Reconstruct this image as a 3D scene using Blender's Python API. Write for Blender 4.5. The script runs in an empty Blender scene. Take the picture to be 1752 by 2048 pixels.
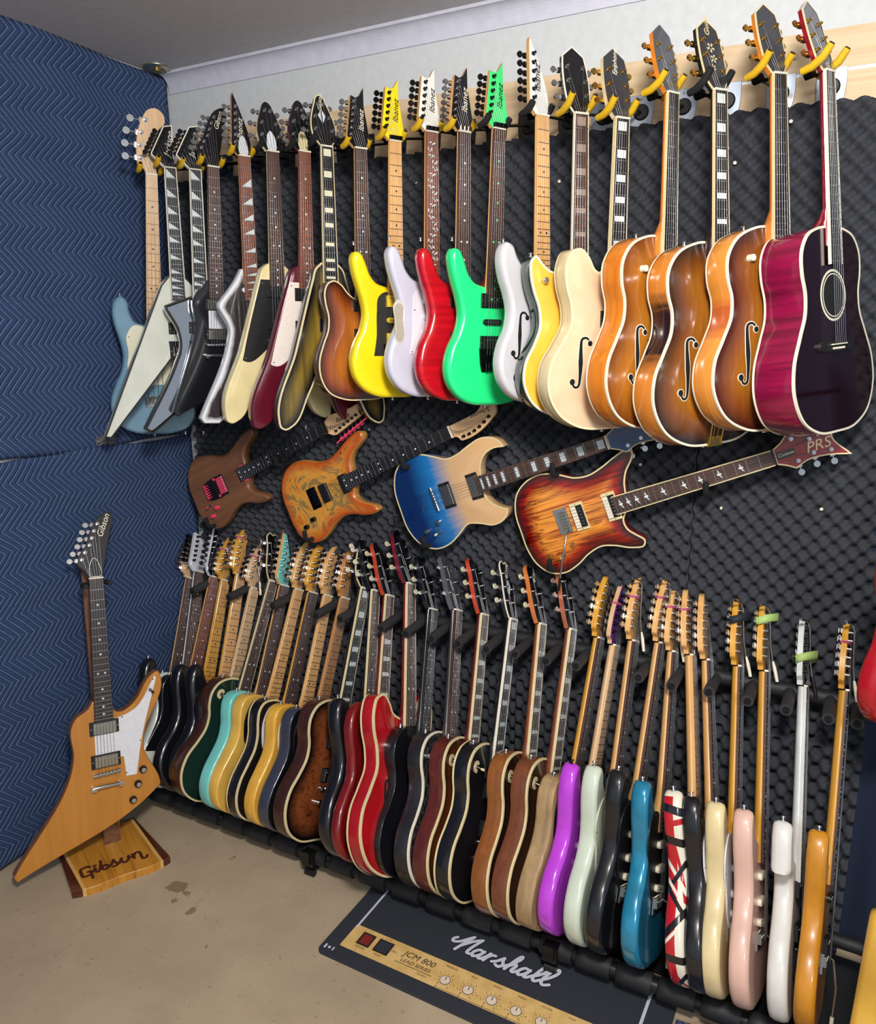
import bpy, math, random, re
import numpy as np
from mathutils import Vector, Matrix
from mathutils.geometry import delaunay_2d_cdt
random.seed(7)
PI = math.pi
# ------------------------------------------------------------------ camera, world, light
SC = bpy.context.scene
S = 2.8 / 2.4                                   # room scale: ceiling at 2.8 m
FPX, PITCH, YAW = 1549.0, math.radians(12.9), math.radians(28.4)
CAM = Vector((2.131 * S, -2.044 * S, 1.573 * S))
cam = bpy.data.objects.new('camera', bpy.data.cameras.new('camera'))
SC.collection.objects.link(cam); SC.camera = cam
cam.data.sensor_fit = 'VERTICAL'; cam.data.sensor_height = 24.0
cam.data.lens = FPX / 2048 * 24.0
cam.location = CAM; cam.rotation_euler = (PI / 2 - PITCH, 0, YAW)
cam.data.clip_start = 0.05
W = bpy.data.worlds.new('world'); SC.world = W; W.use_nodes = True
W.node_tree.nodes['Background'].inputs[0].default_value = (0.80, 0.90, 1.0, 1)
W.node_tree.nodes['Background'].inputs[1].default_value = 0.50
SC.view_settings.view_transform = 'Standard'; SC.view_settings.look = 'None'
SC.view_settings.exposure = 0.0; SC.view_settings.gamma = 1.0
SC.view_settings.use_curve_mapping = False
def area(name, loc, target, size, power, col):
    l = bpy.data.lights.new(name, 'AREA'); l.shape = 'DISK'; l.size = size; l.energy = power; l.color = col
    o = bpy.data.objects.new(name, l); SC.collection.objects.link(o); o.location = loc
    o.rotation_euler = (Vector(target) - Vector(loc)).to_track_quat('-Z', 'Y').to_euler(); return o
area('ceiling_lamp_light', (2.55, -2.15, 2.70), (1.1, 0.0, 0.9), 0.40, 74, (1.0, 0.96, 0.90))
area('room_lamp_light', (4.3, -3.6, 2.6), (1.2, -0.2, 1.0), 0.9, 56, (0.93, 0.96, 1.0))

# ------------------------------------------------------------------ helpers
COL = SC.collection
def ray(px, py):
    x = px - 876.; y = 1024. - py
    up = y * math.cos(PITCH) - FPX * math.sin(PITCH); fw = FPX * math.cos(PITCH) + y * math.sin(PITCH)
    return Vector((-math.sin(YAW) * fw + math.cos(YAW) * x, math.cos(YAW) * fw + math.sin(YAW) * x, up))
def onY(px, py, Y): d = ray(px, py); return CAM + d * ((Y - CAM.y) / d.y)
def onX(px, py, X): d = ray(px, py); return CAM + d * ((X - CAM.x) / d.x)
def onZ(px, py, Z): d = ray(px, py); return CAM + d * ((Z - CAM.z) / d.z)

def lin(c):
    return tuple(((v / 255.) / 12.92 if v / 255. <= .04045 else ((v / 255. + .055) / 1.055) ** 2.4) for v in c) + (1.0,)
class NT:
    def __init__(s, name):
        s.m = bpy.data.materials.new(name); s.m.use_nodes = True; s.n = s.m.node_tree.nodes; s.l = s.m.node_tree.links
        s.b = s.n['Principled BSDF']; s._tc = None
    def node(s, t, **k):
        n = s.n.new(t)
        for a, v in k.items(): setattr(n, a, v)
        return n
    def inp(s, n, i, v):
        if hasattr(v, 'links'): s.l.new(v, n.inputs[i])
        else: n.inputs[i].default_value = v
    def obj(s, scale=(1, 1, 1), rot=(0, 0, 0), loc=(0, 0, 0)):
        if not s._tc: s._tc = s.node('ShaderNodeTexCoord')
        mp = s.node('ShaderNodeMapping'); s.l.new(s._tc.outputs['Object'], mp.inputs[0])
        mp.inputs['Scale'].default_value = scale; mp.inputs['Rotation'].default_value = rot; mp.inputs['Location'].default_value = loc
        return mp.outputs[0]
    def noise(s, vec, scale, detail=3, rough=.5, dist=0):
        n = s.node('ShaderNodeTexNoise'); s.l.new(vec, n.inputs['Vector']); n.inputs['Scale'].default_value = scale
        n.inputs['Detail'].default_value = detail; n.inputs['Roughness'].default_value = rough; n.inputs['Distortion'].default_value = dist
        return n.outputs['Fac']
    def math(s, op, a, b=0.0, c=0.0):
        n = s.node('ShaderNodeMath', operation=op); s.inp(n, 0, a); s.inp(n, 1, b); s.inp(n, 2, c); return n.outputs[0]
    def ramp(s, f, stops, interp='LINEAR'):
        n = s.node('ShaderNodeValToRGB'); n.color_ramp.interpolation = interp; e = n.color_ramp.elements
        while len(e) < len(stops): e.new(.5)
        for i, (p, c) in enumerate(stops): e[i].position = p; e[i].color = c if len(c) == 4 else lin(c)
        s.l.new(f, n.inputs[0]); return n.outputs[0]
    def mix(s, f, a, b):
        n = s.node('ShaderNodeMix', data_type='RGBA'); s.inp(n, 0, f)
        s.inp(n, 6, a if hasattr(a, 'links') else lin(a)); s.inp(n, 7, b if hasattr(b, 'links') else lin(b)); return n.outputs[2]
    def sep(s, v): n = s.node('ShaderNodeSeparateXYZ'); s.l.new(v, n.inputs[0]); return n.outputs
    def attr(s, name='ed'): n = s.node('ShaderNodeAttribute', attribute_name=name); return n.outputs['Fac']
    def bump(s, h, strength=.3, dist=.001):
        n = s.node('ShaderNodeBump'); n.inputs['Strength'].default_value = strength; n.inputs['Distance'].default_value = dist
        s.l.new(h, n.inputs['Height']); s.l.new(n.outputs[0], s.b.inputs['Normal'])
    def fin(s, col, rough=.4, metal=0, coat=0, coatr=.08, spec=.5):
        if hasattr(col, 'links'): s.l.new(col, s.b.inputs['Base Color'])
        else: s.b.inputs['Base Color'].default_value = lin(col)
        s.inp(s.b, 'Roughness', rough); s.inp(s.b, 'Metallic', metal); s.inp(s.b, 'Specular IOR Level', spec)
        s.b.inputs['Coat Weight'].default_value = coat; s.b.inputs['Coat Roughness'].default_value = coatr
        return s.m
_M = {}
def paint(c, rough=.28, coat=.7, var=.025, metal=0):
    k = ('p', c, rough, coat, var, metal)
    if k not in _M:
        t = NT('paint_%d_%d_%d' % c); f = t.noise(t.obj(), 14, 3)
        d = tuple(max(0, int(v * (1 - var * 2))) for v in c)
        _M[k] = t.fin(t.ramp(f, [(.35, d), (.65, c)]), rough, metal, coat)
    return _M[k]
def wood(c1, c2, rough=.35, coat=.5, scale=1.0, fig=None):
    k = ('w', c1, c2, rough, coat, scale, fig)
    if k not in _M:
        t = NT('wood_%d_%d_%d' % c1); f = t.noise(t.obj((28 * scale, 1.6 * scale, 28 * scale)), 2.2, 5, .6, .4)
        _M[k] = t.fin(t.ramp(f, [(.30, c2), (.62, c1)]), rough, 0, coat)
    return _M[k]
def metal(c=(205, 205, 205), rough=.2):
    k = ('m', c, rough)
    if k not in _M:
        t = NT('metal_%d' % c[0]); f = t.noise(t.obj(), 240, 2)
        r = t.math('MULTIPLY_ADD', f, .12, rough - .06); _M[k] = t.fin(c, r, 1)
    return _M[k]
def plain(c, rough=.6, name='plain'):
    k = ('q', c, rough)
    if k not in _M:
        t = NT('%s_%d_%d_%d' % ((name,) + c)); f = t.noise(t.obj(), 240, 2)
        d = tuple(int(v * .955) for v in c); _M[k] = t.fin(t.ramp(f, [(.4, d), (.6, c)]), rough)
    return _M[k]
def burst(inner, mid, outer, e=(.012, .045, .10), fig=.5, rough=.25, coat=.8, gscale=1.0, xw=0):
    """wood top darker towards its edge: the finish is sprayed that way"""
    k = ('b', inner, mid, outer, e, fig, gscale, xw)
    if k not in _M:
        t = NT('burst_%d_%d_%d' % inner); d = t.attr()
        g = t.noise(t.obj((30 * gscale, 1.5 * gscale, 30) if not xw else (2, 30 * gscale, 20)), 2.0, 4, .6, .6)
        n = t.noise(t.obj(), 5, 2)
        d2 = t.math('ADD', d, t.math('MULTIPLY_ADD', n, .02, -.01))
        dd = t.math('DIVIDE', d2, .16)
        c = t.ramp(dd, [(e[0] / .16, outer), (e[1] / .16, mid), (e[2] / .16, inner)])
        gg = t.ramp(g, [(.3, tuple(int(255 * (1 - fig * .5)) for _ in range(3))), (.62, (255, 255, 255))])
        mx = t.node('ShaderNodeMix', data_type='RGBA', blend_type='MULTIPLY'); mx.inputs[0].default_value = 1
        t.l.new(c, mx.inputs[6]); t.l.new(gg, mx.inputs[7])
        _M[k] = t.fin(mx.outputs[2], rough, 0, coat)
    return _M[k]

BLACK = paint((14, 14, 20), .25, .8); CHROME = metal((210, 210, 212), .16); STEEL = metal((170, 172, 176), .3)
GOLD = metal((214, 176, 96), .22); BLKMET = metal((40, 40, 44), .35); NICK = metal((190, 184, 168), .22)
CREAM = plain((226, 208, 160), .4, 'cream'); IVORY = plain((236, 228, 206), .4, 'ivory'); WHITEP = plain((226, 226, 232), .35, 'white_plastic')
BLKP = plain((16, 16, 17), .45, 'black_plastic'); DARK = plain((6, 6, 7), .9, 'dark'); FOAMB = plain((22, 23, 26), .8, 'foam_rubber')
PINK = plain((235, 70, 105), .4, 'pink'); PEARL = plain((215, 222, 222), .25, 'pearl'); YEL = plain((222, 178, 30), .5, 'yellow_rubber')
MAPLE = wood((226, 176, 112), (204, 148, 84)); MAPLEY = wood((222, 164, 62), (196, 134, 40)); MAPLEP = wood((222, 184, 140), (200, 158, 112))
ROSE = wood((84, 56, 44), (48, 30, 24), .45, .1); ROSER = wood((134, 74, 50), (92, 48, 32), .45, .1); EBONY = wood((34, 32, 33), (18, 17, 18), .4, .1)
MAHOG = wood((122, 54, 30), (86, 34, 20)); CHERRY = wood((132, 22, 24), (96, 12, 16)); BROWNW = wood((150, 92, 44), (112, 64, 30))
NATW = wood((200, 138, 60), (178, 116, 44)); ORANGEW = wood((220, 132, 36), (196, 106, 24)); AMBERW = wood((212, 130, 40), (180, 96, 28))

class MB:
    """collects geometry for one mesh"""
    def __init__(s): s.v = []; s.f = []; s.mi = []; s.sm = []
    def add(s, vs, fs, mi=0, smooth=False):
        o = len(s.v); s.v += [tuple(v) for v in vs]
        for f in fs: s.f.append([i + o for i in f]); s.mi.append(mi); s.sm.append(smooth)
    def box(s, c, d, mi=0, M=None):
        x, y, z = d[0] / 2, d[1] / 2, d[2] / 2
        vs = [Vector((c[0] + i * x, c[1] + j * y, c[2] + k * z)) for i in (-1, 1) for j in (-1, 1) for k in (-1, 1)]
        if M: vs = [M @ v for v in vs]
        s.add(vs, [(0, 1, 3, 2), (4, 6, 7, 5), (0, 4, 5, 1), (2, 3, 7, 6), (0, 2, 6, 4), (1, 5, 7, 3)], mi)
    def tube(s, pts, r, n=10, mi=0, cap=True, r2=None):
        pts = [Vector(p) for p in pts]; rings = []; up = None
        for i, p in enumerate(pts):
            t = (pts[min(i + 1, len(pts) - 1)] - pts[max(i - 1, 0)]).normalized()
            if up is None: up = Vector((0, 0, 1)) if abs(t.z) < .9 else Vector((1, 0, 0))
            a = t.cross(up).normalized(); b = a.cross(t).normalized(); up = b
            rr = (r[i] if isinstance(r, (list, tuple)) else r); rb = rr * (r2 or 1)
            rings.append([p + a * rr * math.cos(2 * PI * k / n) + b * rb * math.sin(2 * PI * k / n) for k in range(n)])
        vs = [v for q in rings for v in q]; fs = []
        for i in range(len(pts) - 1):
            for k in range(n): fs.append((i * n + k, i * n + (k + 1) % n, (i + 1) * n + (k + 1) % n, (i + 1) * n + k))
        s.add(vs, fs, mi, True)
        if cap: s.add(rings[0], [list(range(n))[::-1]], mi); s.add(rings[-1], [list(range(n))], mi)
    def prism(s, poly, z0, z1, mi=0, mis=None, bev=0):
        n = len(poly); mis = mi if mis is None else mis
        b = [(p[0], p[1], z0) for p in poly]; t = [(p[0], p[1], z1 - bev) for p in poly]
        s.add(b, [list(range(n))[::-1]], mis); s.add(b + t, [(i, (i + 1) % n, n + (i + 1) % n, n + i) for i in range(n)], mis)
        if bev:
            q = inset(poly, bev); t2 = [(p[0], p[1], z1) for p in q]
            s.add(t + t2, [(i, (i + 1) % n, n + (i + 1) % n, n + i) for i in range(n)], mi); s.add(t2, [list(range(n))], mi)
        else: s.add(t, [list(range(n))], mi)
    def disc(s, c, r, h, n=14, mi=0, M=None, rt=None):
        rt = r if rt is None else rt
        b = [Vector((c[0] + r * math.cos(2 * PI * k / n), c[1] + r * math.sin(2 * PI * k / n), c[2])) for k in range(n)]
        t = [Vector((c[0] + rt * math.cos(2 * PI * k / n), c[1] + rt * math.sin(2 * PI * k / n), c[2] + h)) for k in range(n)]
        if M: b = [M @ v for v in b]; t = [M @ v for v in t]
        s.add(b + t, [(i, (i + 1) % n, n + (i + 1) % n, n + i) for i in range(n)], mi, True)
        s.add(t, [list(range(n))], mi); s.add(b, [list(range(n))[::-1]], mi)
    def mesh(s, name, mats):
        me = bpy.data.meshes.new(name); me.from_pydata(s.v, [], s.f); me.update()
        for m in mats: me.materials.append(m)
        me.polygons.foreach_set('material_index', s.mi); me.polygons.foreach_set('use_smooth', s.sm); return me
def link(name, me, parent=None, loc=None, rot=None, label=None):
    o = bpy.data.objects.new(name, me); COL.objects.link(o)
    if parent: o.parent = parent
    if loc is not None: o.location = loc
    if rot is not None: o.rotation_euler = rot
    if label: o['label'] = label
    return o
def tag(o, label=None, cat=None, group=None, kind=None):
    if label: o['label'] = label
    if cat: o['category'] = cat
    if group: o['group'] = group
    if kind: o['kind'] = kind
    return o
def empty(name, label, cat, group=None, M=None, loc=None):
    o = bpy.data.objects.new(name, None); COL.objects.link(o); o.empty_display_size = .05
    if M is not None: o.matrix_world = M
    if loc is not None: o.location = loc
    return tag(o, label, cat, group)

# ------------------------------------------------------------------ 2-D outlines
def cr(pts, step=.009):
    """closed smooth curve through pts; a third value marks a sharp corner"""
    n = len(pts); P = [np.array(p[:2], float) for p in pts]; sh = [len(p) > 2 for p in pts]; out = []
    for i in range(n):
        a, b, p, q = P[i], P[(i + 1) % n], P[i - 1], P[(i + 2) % n]
        la = np.linalg.norm(b - a); lp = np.linalg.norm(a - p) + 1e-9; lq = np.linalg.norm(q - b) + 1e-9
        def tan(u, v, l1, l2): return (u / l1 * l2 + v / l2 * l1) / (l1 + l2) * la
        m0 = (b - a) if sh[i] else tan(a - p, b - a, lp, la)
        m1 = (b - a) if sh[(i + 1) % n] else tan(b - a, q - b, la, lq)
        if sh[i] and sh[(i + 1) % n]: k = max(1, int(la / .03))
        else: k = max(2, int(la / step))
        for j in range(k):
            t = j / k; out.append(tuple((2*t**3-3*t**2+1)*a + (t**3-2*t**2+t)*m0 + (-2*t**3+3*t**2)*b + (t**3-t**2)*m1))
    return out
def ccw(poly):
    a = sum(p[0] * q[1] - q[0] * p[1] for p, q in zip(poly, poly[1:] + poly[:1]))
    return poly if a > 0 else poly[::-1]
def inset(poly, d):
    n = len(poly); out = []
    for i in range(n):
        p = np.array(poly[i]); a = np.array(poly[i - 1]); b = np.array(poly[(i + 1) % n])
        u = p - a; v = b - p; u = u / (np.linalg.norm(u) + 1e-9); v = v / (np.linalg.norm(v) + 1e-9)
        n1 = np.array((-u[1], u[0])); n2 = np.array((-v[1], v[0])); m = n1 + n2; l = np.linalg.norm(m)
        m = n1 if l < 1e-6 else m / l
        c = max(.45, float(np.dot(m, n1))); out.append(tuple(p + m * d / c))
    return out
def mirror(h): return h + [(-p[0],) + tuple(p[1:]) for p in h[::-1]]
STRAT = [(0,0),(-.06,.004),(-.115,.03),(-.15,.075),(-.159,.12),(-.147,.175),(-.12,.225),(-.111,.27),(-.122,.32),(-.139,.365),(-.147,.41),(-.142,.442),(-.125,.462),(-.104,.455),(-.085,.42),(-.06,.394),(-.03,.386),
         (.03,.372),(.052,.356),(.078,.366),(.102,.394),(.122,.400),(.137,.378),(.133,.335),(.116,.288),(.109,.245),(.12,.195),(.146,.142),(.159,.095),(.15,.05),(.117,.015),(.06,0)]
SUPER = [(0,0),(-.06,.004),(-.115,.03),(-.150,.075),(-.159,.12),(-.147,.175),(-.12,.228),(-.110,.275),(-.120,.325),(-.138,.375),(-.150,.42),(-.152,.448),(-.142,.466),(-.124,.464),(-.106,.436),(-.088,.395),(-.065,.372),(-.03,.362),
         (.03,.345),(.055,.33),(.082,.343),(.106,.378),(.126,.402),(.140,.404),(.145,.385),(.135,.33),(.116,.288),(.109,.245),(.12,.195),(.146,.142),(.159,.095),(.15,.05),(.117,.015),(.06,0)]
TELE = [(0,0),(-.07,.003),(-.13,.03),(-.159,.085),(-.157,.135),(-.137,.19),(-.12,.24),(-.121,.285),(-.134,.33),(-.137,.368),(-.122,.395),(-.09,.407),(-.03,.405),
        (.03,.385),(.042,.345),(.065,.328),(.095,.338),(.12,.352),(.138,.342),(.14,.31),(.124,.265),(.118,.23),(.128,.185),(.152,.135),(.160,.085),(.138,.035),(.08,.004)]
LP = [(0,0),(-.08,.006),(-.14,.042),(-.167,.1),(-.161,.155),(-.132,.205),(-.112,.248),(-.112,.29),(-.126,.33),(-.128,.37),(-.108,.405),(-.07,.424),(-.028,.428),
      (.028,.405),(.038,.36),(.055,.338),(.082,.342),(.106,.36),(.124,.352),(.128,.32),(.113,.275),(.112,.245),(.132,.205),(.161,.155),(.167,.1),(.14,.042),(.08,.006)]
PRS = [(0,0),(-.07,.004),(-.125,.03),(-.158,.085),(-.162,.135),(-.142,.19),(-.118,.235),(-.112,.28),(-.122,.325),(-.140,.375),(-.148,.412),(-.138,.432),(-.117,.422),(-.088,.395),(-.055,.378),(-.028,.372),
       (.028,.355),(.05,.338),(.08,.340),(.106,.362),(.128,.380),(.142,.374),(.140,.335),(.12,.285),(.111,.245),(.122,.2),(.148,.15),(.162,.1),(.15,.05),(.11,.015),(.06,.001)]
STUB = [(0,0),(-.07,.004),(-.13,.03),(-.16,.085),(-.162,.135),(-.145,.19),(-.127,.235),(-.124,.275),(-.134,.32),(-.136,.355),(-.122,.384),(-.100,.392),(-.075,.380),(-.05,.352),(-.028,.337),
       (.028,.337),(.05,.345),(.075,.365),(.10,.377),(.122,.37),(.135,.345),(.134,.31),(.124,.27),(.127,.23),(.145,.185),(.162,.135),(.16,.085),(.13,.03),(.07,.004)]
S1 = [(0,0),(-.08,.006),(-.135,.035),(-.166,.09),(-.163,.145),(-.14,.195),(-.117,.24),(-.119,.285),(-.135,.34),(-.143,.385),(-.135,.42),(-.115,.445),(-.092,.455,1),(-.098,.42),(-.09,.385),(-.06,.355),(-.028,.345),
      (.028,.335),(.055,.34),(.08,.358),(.095,.380),(.103,.398,1),(.122,.39),(.138,.365),(.142,.33),(.125,.285),(.115,.24),(.14,.195),(.163,.145),(.166,.09),(.135,.035),(.08,.006)]
ES = mirror([(.0,0),(-.1,.01),(-.168,.05),(-.203,.12),(-.196,.18),(-.158,.24),(-.132,.285),(-.134,.335),(-.150,.385),(-.152,.435),(-.135,.472),(-.105,.480),(-.078,.458),(-.058,.428),(-.028,.415)])
ES = [p for i, p in enumerate(ES) if i != len(ES) - 1]
ARCH = [(0,0),(-.1,.008),(-.175,.05),(-.212,.125),(-.205,.19),(-.172,.25),(-.146,.3),(-.142,.345),(-.155,.395),(-.152,.448),(-.12,.492),(-.07,.514),(-.028,.52),
        (.028,.5),(.034,.44),(.055,.405),(.09,.4),(.125,.402),(.145,.38),(.147,.34),(.145,.3),(.172,.25),(.205,.19),(.212,.125),(.175,.05),(.1,.008)]
ACOU = [(0,0),(-.1,.008),(-.17,.045),(-.205,.115),(-.2,.18),(-.166,.25),(-.138,.305),(-.134,.35),(-.146,.4),(-.144,.45),(-.115,.49),(-.065,.508),(-.0,.512),
        (.065,.508),(.115,.49),(.144,.45),(.146,.4),(.134,.35),(.138,.305),(.166,.25),(.2,.18),(.205,.115),(.17,.045),(.1,.008)]
BASS = [(0,0),(-.07,.004),(-.13,.03),(-.165,.085),(-.168,.14),(-.15,.2),(-.123,.265),(-.118,.32),(-.13,.38),(-.148,.44),(-.154,.49),(-.145,.53),(-.12,.548),(-.098,.53),(-.09,.49),(-.07,.452),(-.033,.44),
        (.033,.42),(.055,.395),(.08,.398),(.105,.43),(.13,.43),(.14,.4),(.132,.34),(.115,.29),(.115,.24),(.135,.185),(.16,.13),(.166,.08),(.14,.03),(.07,.002)]
EXPL = [(-.268,.004,1),(-.277,.022,1),(-.098,.318),(-.094,.340),(-.094,.445),(-.084,.463),(-.042,.492),(-.030,.512,1),(.030,.497,1),(.034,.472),(.055,.464),(.085,.478),(.163,.572),(.178,.578),(.184,.564),(.122,.365),(.120,.338),(.166,.212),(.167,.200),(.152,.187)]
EXPB = [(-.158,.008,1),(-.172,.024,1),(-.080,.318),(-.076,.340),(-.080,.445),(-.072,.463),(-.042,.492),(-.030,.512,1),(.030,.497,1),(.034,.472),(.055,.464),(.085,.478),(.163,.572),(.178,.578),(.184,.564),(.122,.365),(.120,.338),(.166,.212),(.167,.200),(.152,.187)]
VEE = [(-.210,.035),(-.205,.010),(-.187,0),(-.162,.010),(-.09,.126,1),(-.018,.246),(0,.258),(.018,.246),(.09,.126,1),(.162,.010),(.187,0),(.205,.010),(.210,.035),(.137,.265,1),(.064,.500),(.052,.535),(.030,.555,1),(-.030,.555,1),(-.052,.535),(-.064,.500),(-.137,.265,1)]
RHOADS = [(-.308,.0,1),(-.285,-.004,1),(-.02,.315,1),(.0,.325,1),(.02,.315,1),(.185,.11,1),(.212,.115,1),(.070,.56,1),(.030,.60,1),(-.030,.60,1),(-.06,.565,1)]
KELLY = [(-.228,.022,1),(-.200,.005,1),(-.02,.12),(.10,.11),(.19,.12,1),(.112,.27),(.10,.34),(.13,.43,1),(.08,.44),(.030,.47,1),(-.030,.515,1),(-.072,.50),(-.128,.478,1),(-.126,.462,1),(-.082,.37),(-.080,.325),(-.100,.27)]
ICE = [(-.205,.0,1),(-.216,.018,1),(-.092,.295),(-.086,.325),(-.124,.415,1),(-.118,.430,1),(-.05,.515),(-.030,.55,1),(.030,.52,1),(.06,.46),(.1,.48),(.13,.49,1),(.12,.42),(.10,.33),(.15,.22),(.155,.19,1),(-.02,.05),(-.125,.012),(-.150,-.004,1)]
JET = [(0,0),(-.08,.006),(-.14,.042),(-.168,.1),(-.162,.155),(-.134,.205),(-.116,.25),(-.118,.3),(-.136,.35),(-.145,.395),(-.142,.428),(-.128,.44),(-.112,.425),(-.09,.405),(-.06,.395),(-.028,.392),
       (.028,.39),(.06,.393),(.09,.403),(.112,.423),(.128,.438),(.142,.426),(.145,.393),(.136,.35),(.118,.3),(.116,.25),(.134,.205),(.162,.155),(.168,.1),(.14,.042),(.08,.006)]
SLAB = [(0,.0),(-.05,.002),(-.10,.02),(-.14,.07),(-.15,.12),(-.136,.18),(-.100,.24),(-.080,.29),(-.082,.325),(-.110,.340,1),(-.152,.345,1),(-.153,.38),(-.147,.45),(-.135,.465),(-.118,.46),(-.085,.40),(-.06,.375),(-.028,.37),
        (.028,.36),(.05,.345),(.085,.36),(.12,.40),(.14,.39),(.13,.33),(.108,.27),(.115,.21),(.14,.15),(.15,.09),(.13,.04),(.08,.005)]
# name: outline, length to nut, scale length, frets, body join y, thickness, arch, edge radius
SH = {'strat': (STRAT,.805,.648,22,.375,.045,0,.011), 'super': (SUPER,.805,.648,24,.355,.044,0,.010), 'tele': (TELE,.800,.648,22,.39,.046,0,.005),
      'lp': (LP,.790,.628,22,.41,.050,.012,.002), 'prs': (PRS,.795,.635,22,.365,.045,.010,.003), 's1': (S1,.785,.628,22,.34,.045,.008,.003),
      'es': (ES,.800,.628,22,.415,.044,.010,.002), 'arch': (ARCH,.868,.628,20,.51,.072,.014,.002), 'acou': (ACOU,.868,.645,20,.51,.108,.0,.002),
      'bass': (BASS,1.004,.864,20,.43,.045,0,.011), 'expl': (EXPL,.905,.628,22,.52,.042,0,.003), 'expb': (EXPB,.905,.628,22,.52,.042,0,.003), 'vee': (VEE,.920,.628,22,.55,.042,0,.004),
      'rhoads': (RHOADS,.985,.648,22,.60,.038,0,.002), 'kelly': (KELLY,.96,.648,24,.51,.040,.006,.010), 'ice': (ICE,.93,.648,24,.54,.042,0,.006),
      'jet': (JET,.800,.625,22,.39,.046,.010,.002), 'stub': (STUB,.800,.648,22,.34,.045,.008,.002), 'slab': (SLAB,.80,.648,24,.365,.045,0,.013), 'sg': (S1,.785,.628,22,.34,.034,0,.010)}
_OUT = {}
def outline(k):
    if k not in _OUT: _OUT[k] = ccw(cr(SH[k][0]))
    return _OUT[k]
def edist(poly, pts):
    A = np.array(poly); B = np.roll(A, -1, 0); P = np.array(pts)[:, None, :]; d = B - A
    t = np.clip(((P - A) * d).sum(2) / ((d * d).sum(1) + 1e-12), 0, 1)[..., None]
    return np.sqrt((((A + t * d) - P) ** 2).sum(2)).min(1)
def inside(poly, pts):
    A = np.array(poly); B = np.roll(A, -1, 0); P = np.array(pts); x = P[:, 0:1]; y = P[:, 1:2]
    c = ((A[:, 1] > y) != (B[:, 1] > y)) & (x < (B[:, 0] - A[:, 0]) * (y - A[:, 1]) / (B[:, 1] - A[:, 1] + 1e-12) + A[:, 0])
    return c.sum(1) % 2 == 1
def archz(A, d): u = min(1.0, max(0.0, (d - .004) / .085)); return A * u * u * (3 - 2 * u)
_BODY = {}
def body_mesh(k, mats, T=None):
    pts, L, sl, nf, yj, T0, A, r = SH[k]; T = T or T0; poly = outline(k); n = len(poly)
    if (k, T) not in _BODY:
        V = []; Fc = []; MI = []; SMO = []
        rings = [(inset(poly, r), -T / 2), (inset(poly, r * .3), -T / 2 + r * .3), (poly, -T / 2 + r), (poly, T / 2 - r), (inset(poly, r * .3), T / 2 - r * .3), (inset(poly, r), T / 2)]
        for q, z in rings: V += [(p[0], p[1], z) for p in q]
        for i in range(5):
            for j in range(n):
                Fc.append((i*n+j, i*n+(j+1) % n, (i+1)*n+(j+1) % n, (i+1)*n+j)); MI.append(0 if i == 4 else 1); SMO.append(True)
        Fc.append(tuple(range(n))[::-1]); MI.append(1); SMO.append(False)
        q = rings[5][0]; g = .016 if A == 0 else .012
        xs = np.arange(-.32, .32, g); ys = np.arange(-.02, .66, g); G = np.array([(x + (j % 2) * g / 2, y) for j, y in enumerate(ys) for x in xs])
        G = G[inside(q, G)]; G = G[edist(q, G) > g * .45]
        allp = [Vector(p) for p in q] + [Vector(p) for p in G]
        ov, oe, of, ori, _, _ = delaunay_2d_cdt(allp, [], [list(range(n))], 1, 1e-6)
        d = edist(poly, [tuple(v) for v in ov]); base = len(V)
        V += [(v.x, v.y, T / 2 + archz(A, float(dd) - r)) for v, dd in zip(ov, d)]
        for f in of: Fc.append(tuple(base + i for i in f)); MI.append(0); SMO.append(A > 0)
        _BODY[(k, T)] = (V, Fc, MI, SMO, [float(x) for x in edist(poly, [v[:2] for v in V])])
    V, Fc, MI, SMO, ed = _BODY[(k, T)]
    me = bpy.data.meshes.new('body'); me.from_pydata(V, [], Fc); me.update()
    for m in mats: me.materials.append(m)
    me.polygons.foreach_set('material_index', MI); me.polygons.foreach_set('use_smooth', SMO)
    me.attributes.new('ed', 'FLOAT', 'POINT').data.foreach_set('value', ed)
    try: me.set_sharp_from_angle(angle=math.radians(50))
    except Exception: pass
    return me
def topz(k, x, y, T=None):
    A = SH[k][6]; T = T or SH[k][5]
    return T / 2 + (archz(A, float(edist(outline(k), [(x, y)])[0]) - SH[k][7]) if A else 0)
def binding_mesh(k, mat, T, back=False, w=.006):
    poly = outline(k); m = MB(); n = len(poly)
    for sgn in ((1,) if not back else (-1,)):
        z0 = sgn * (T / 2 + .0008)
        rs = [(inset(poly, -.0012), z0 - sgn * w), (inset(poly, -.0012), z0), (inset(poly, w * .75), z0 + sgn * .0002), (inset(poly, w * .75), z0 - sgn * .002)]
        vs = [(p[0], p[1], z) for q, z in rs for p in q]; fs = []
        for i in range(3):
            for j in range(n):
                f = (i*n+j, i*n+(j+1) % n, (i+1)*n+(j+1) % n, (i+1)*n+j); fs.append(f if sgn > 0 else f[::-1])
        m.add(vs, fs, 0, False)
    return m.mesh('binding', [mat])

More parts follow.
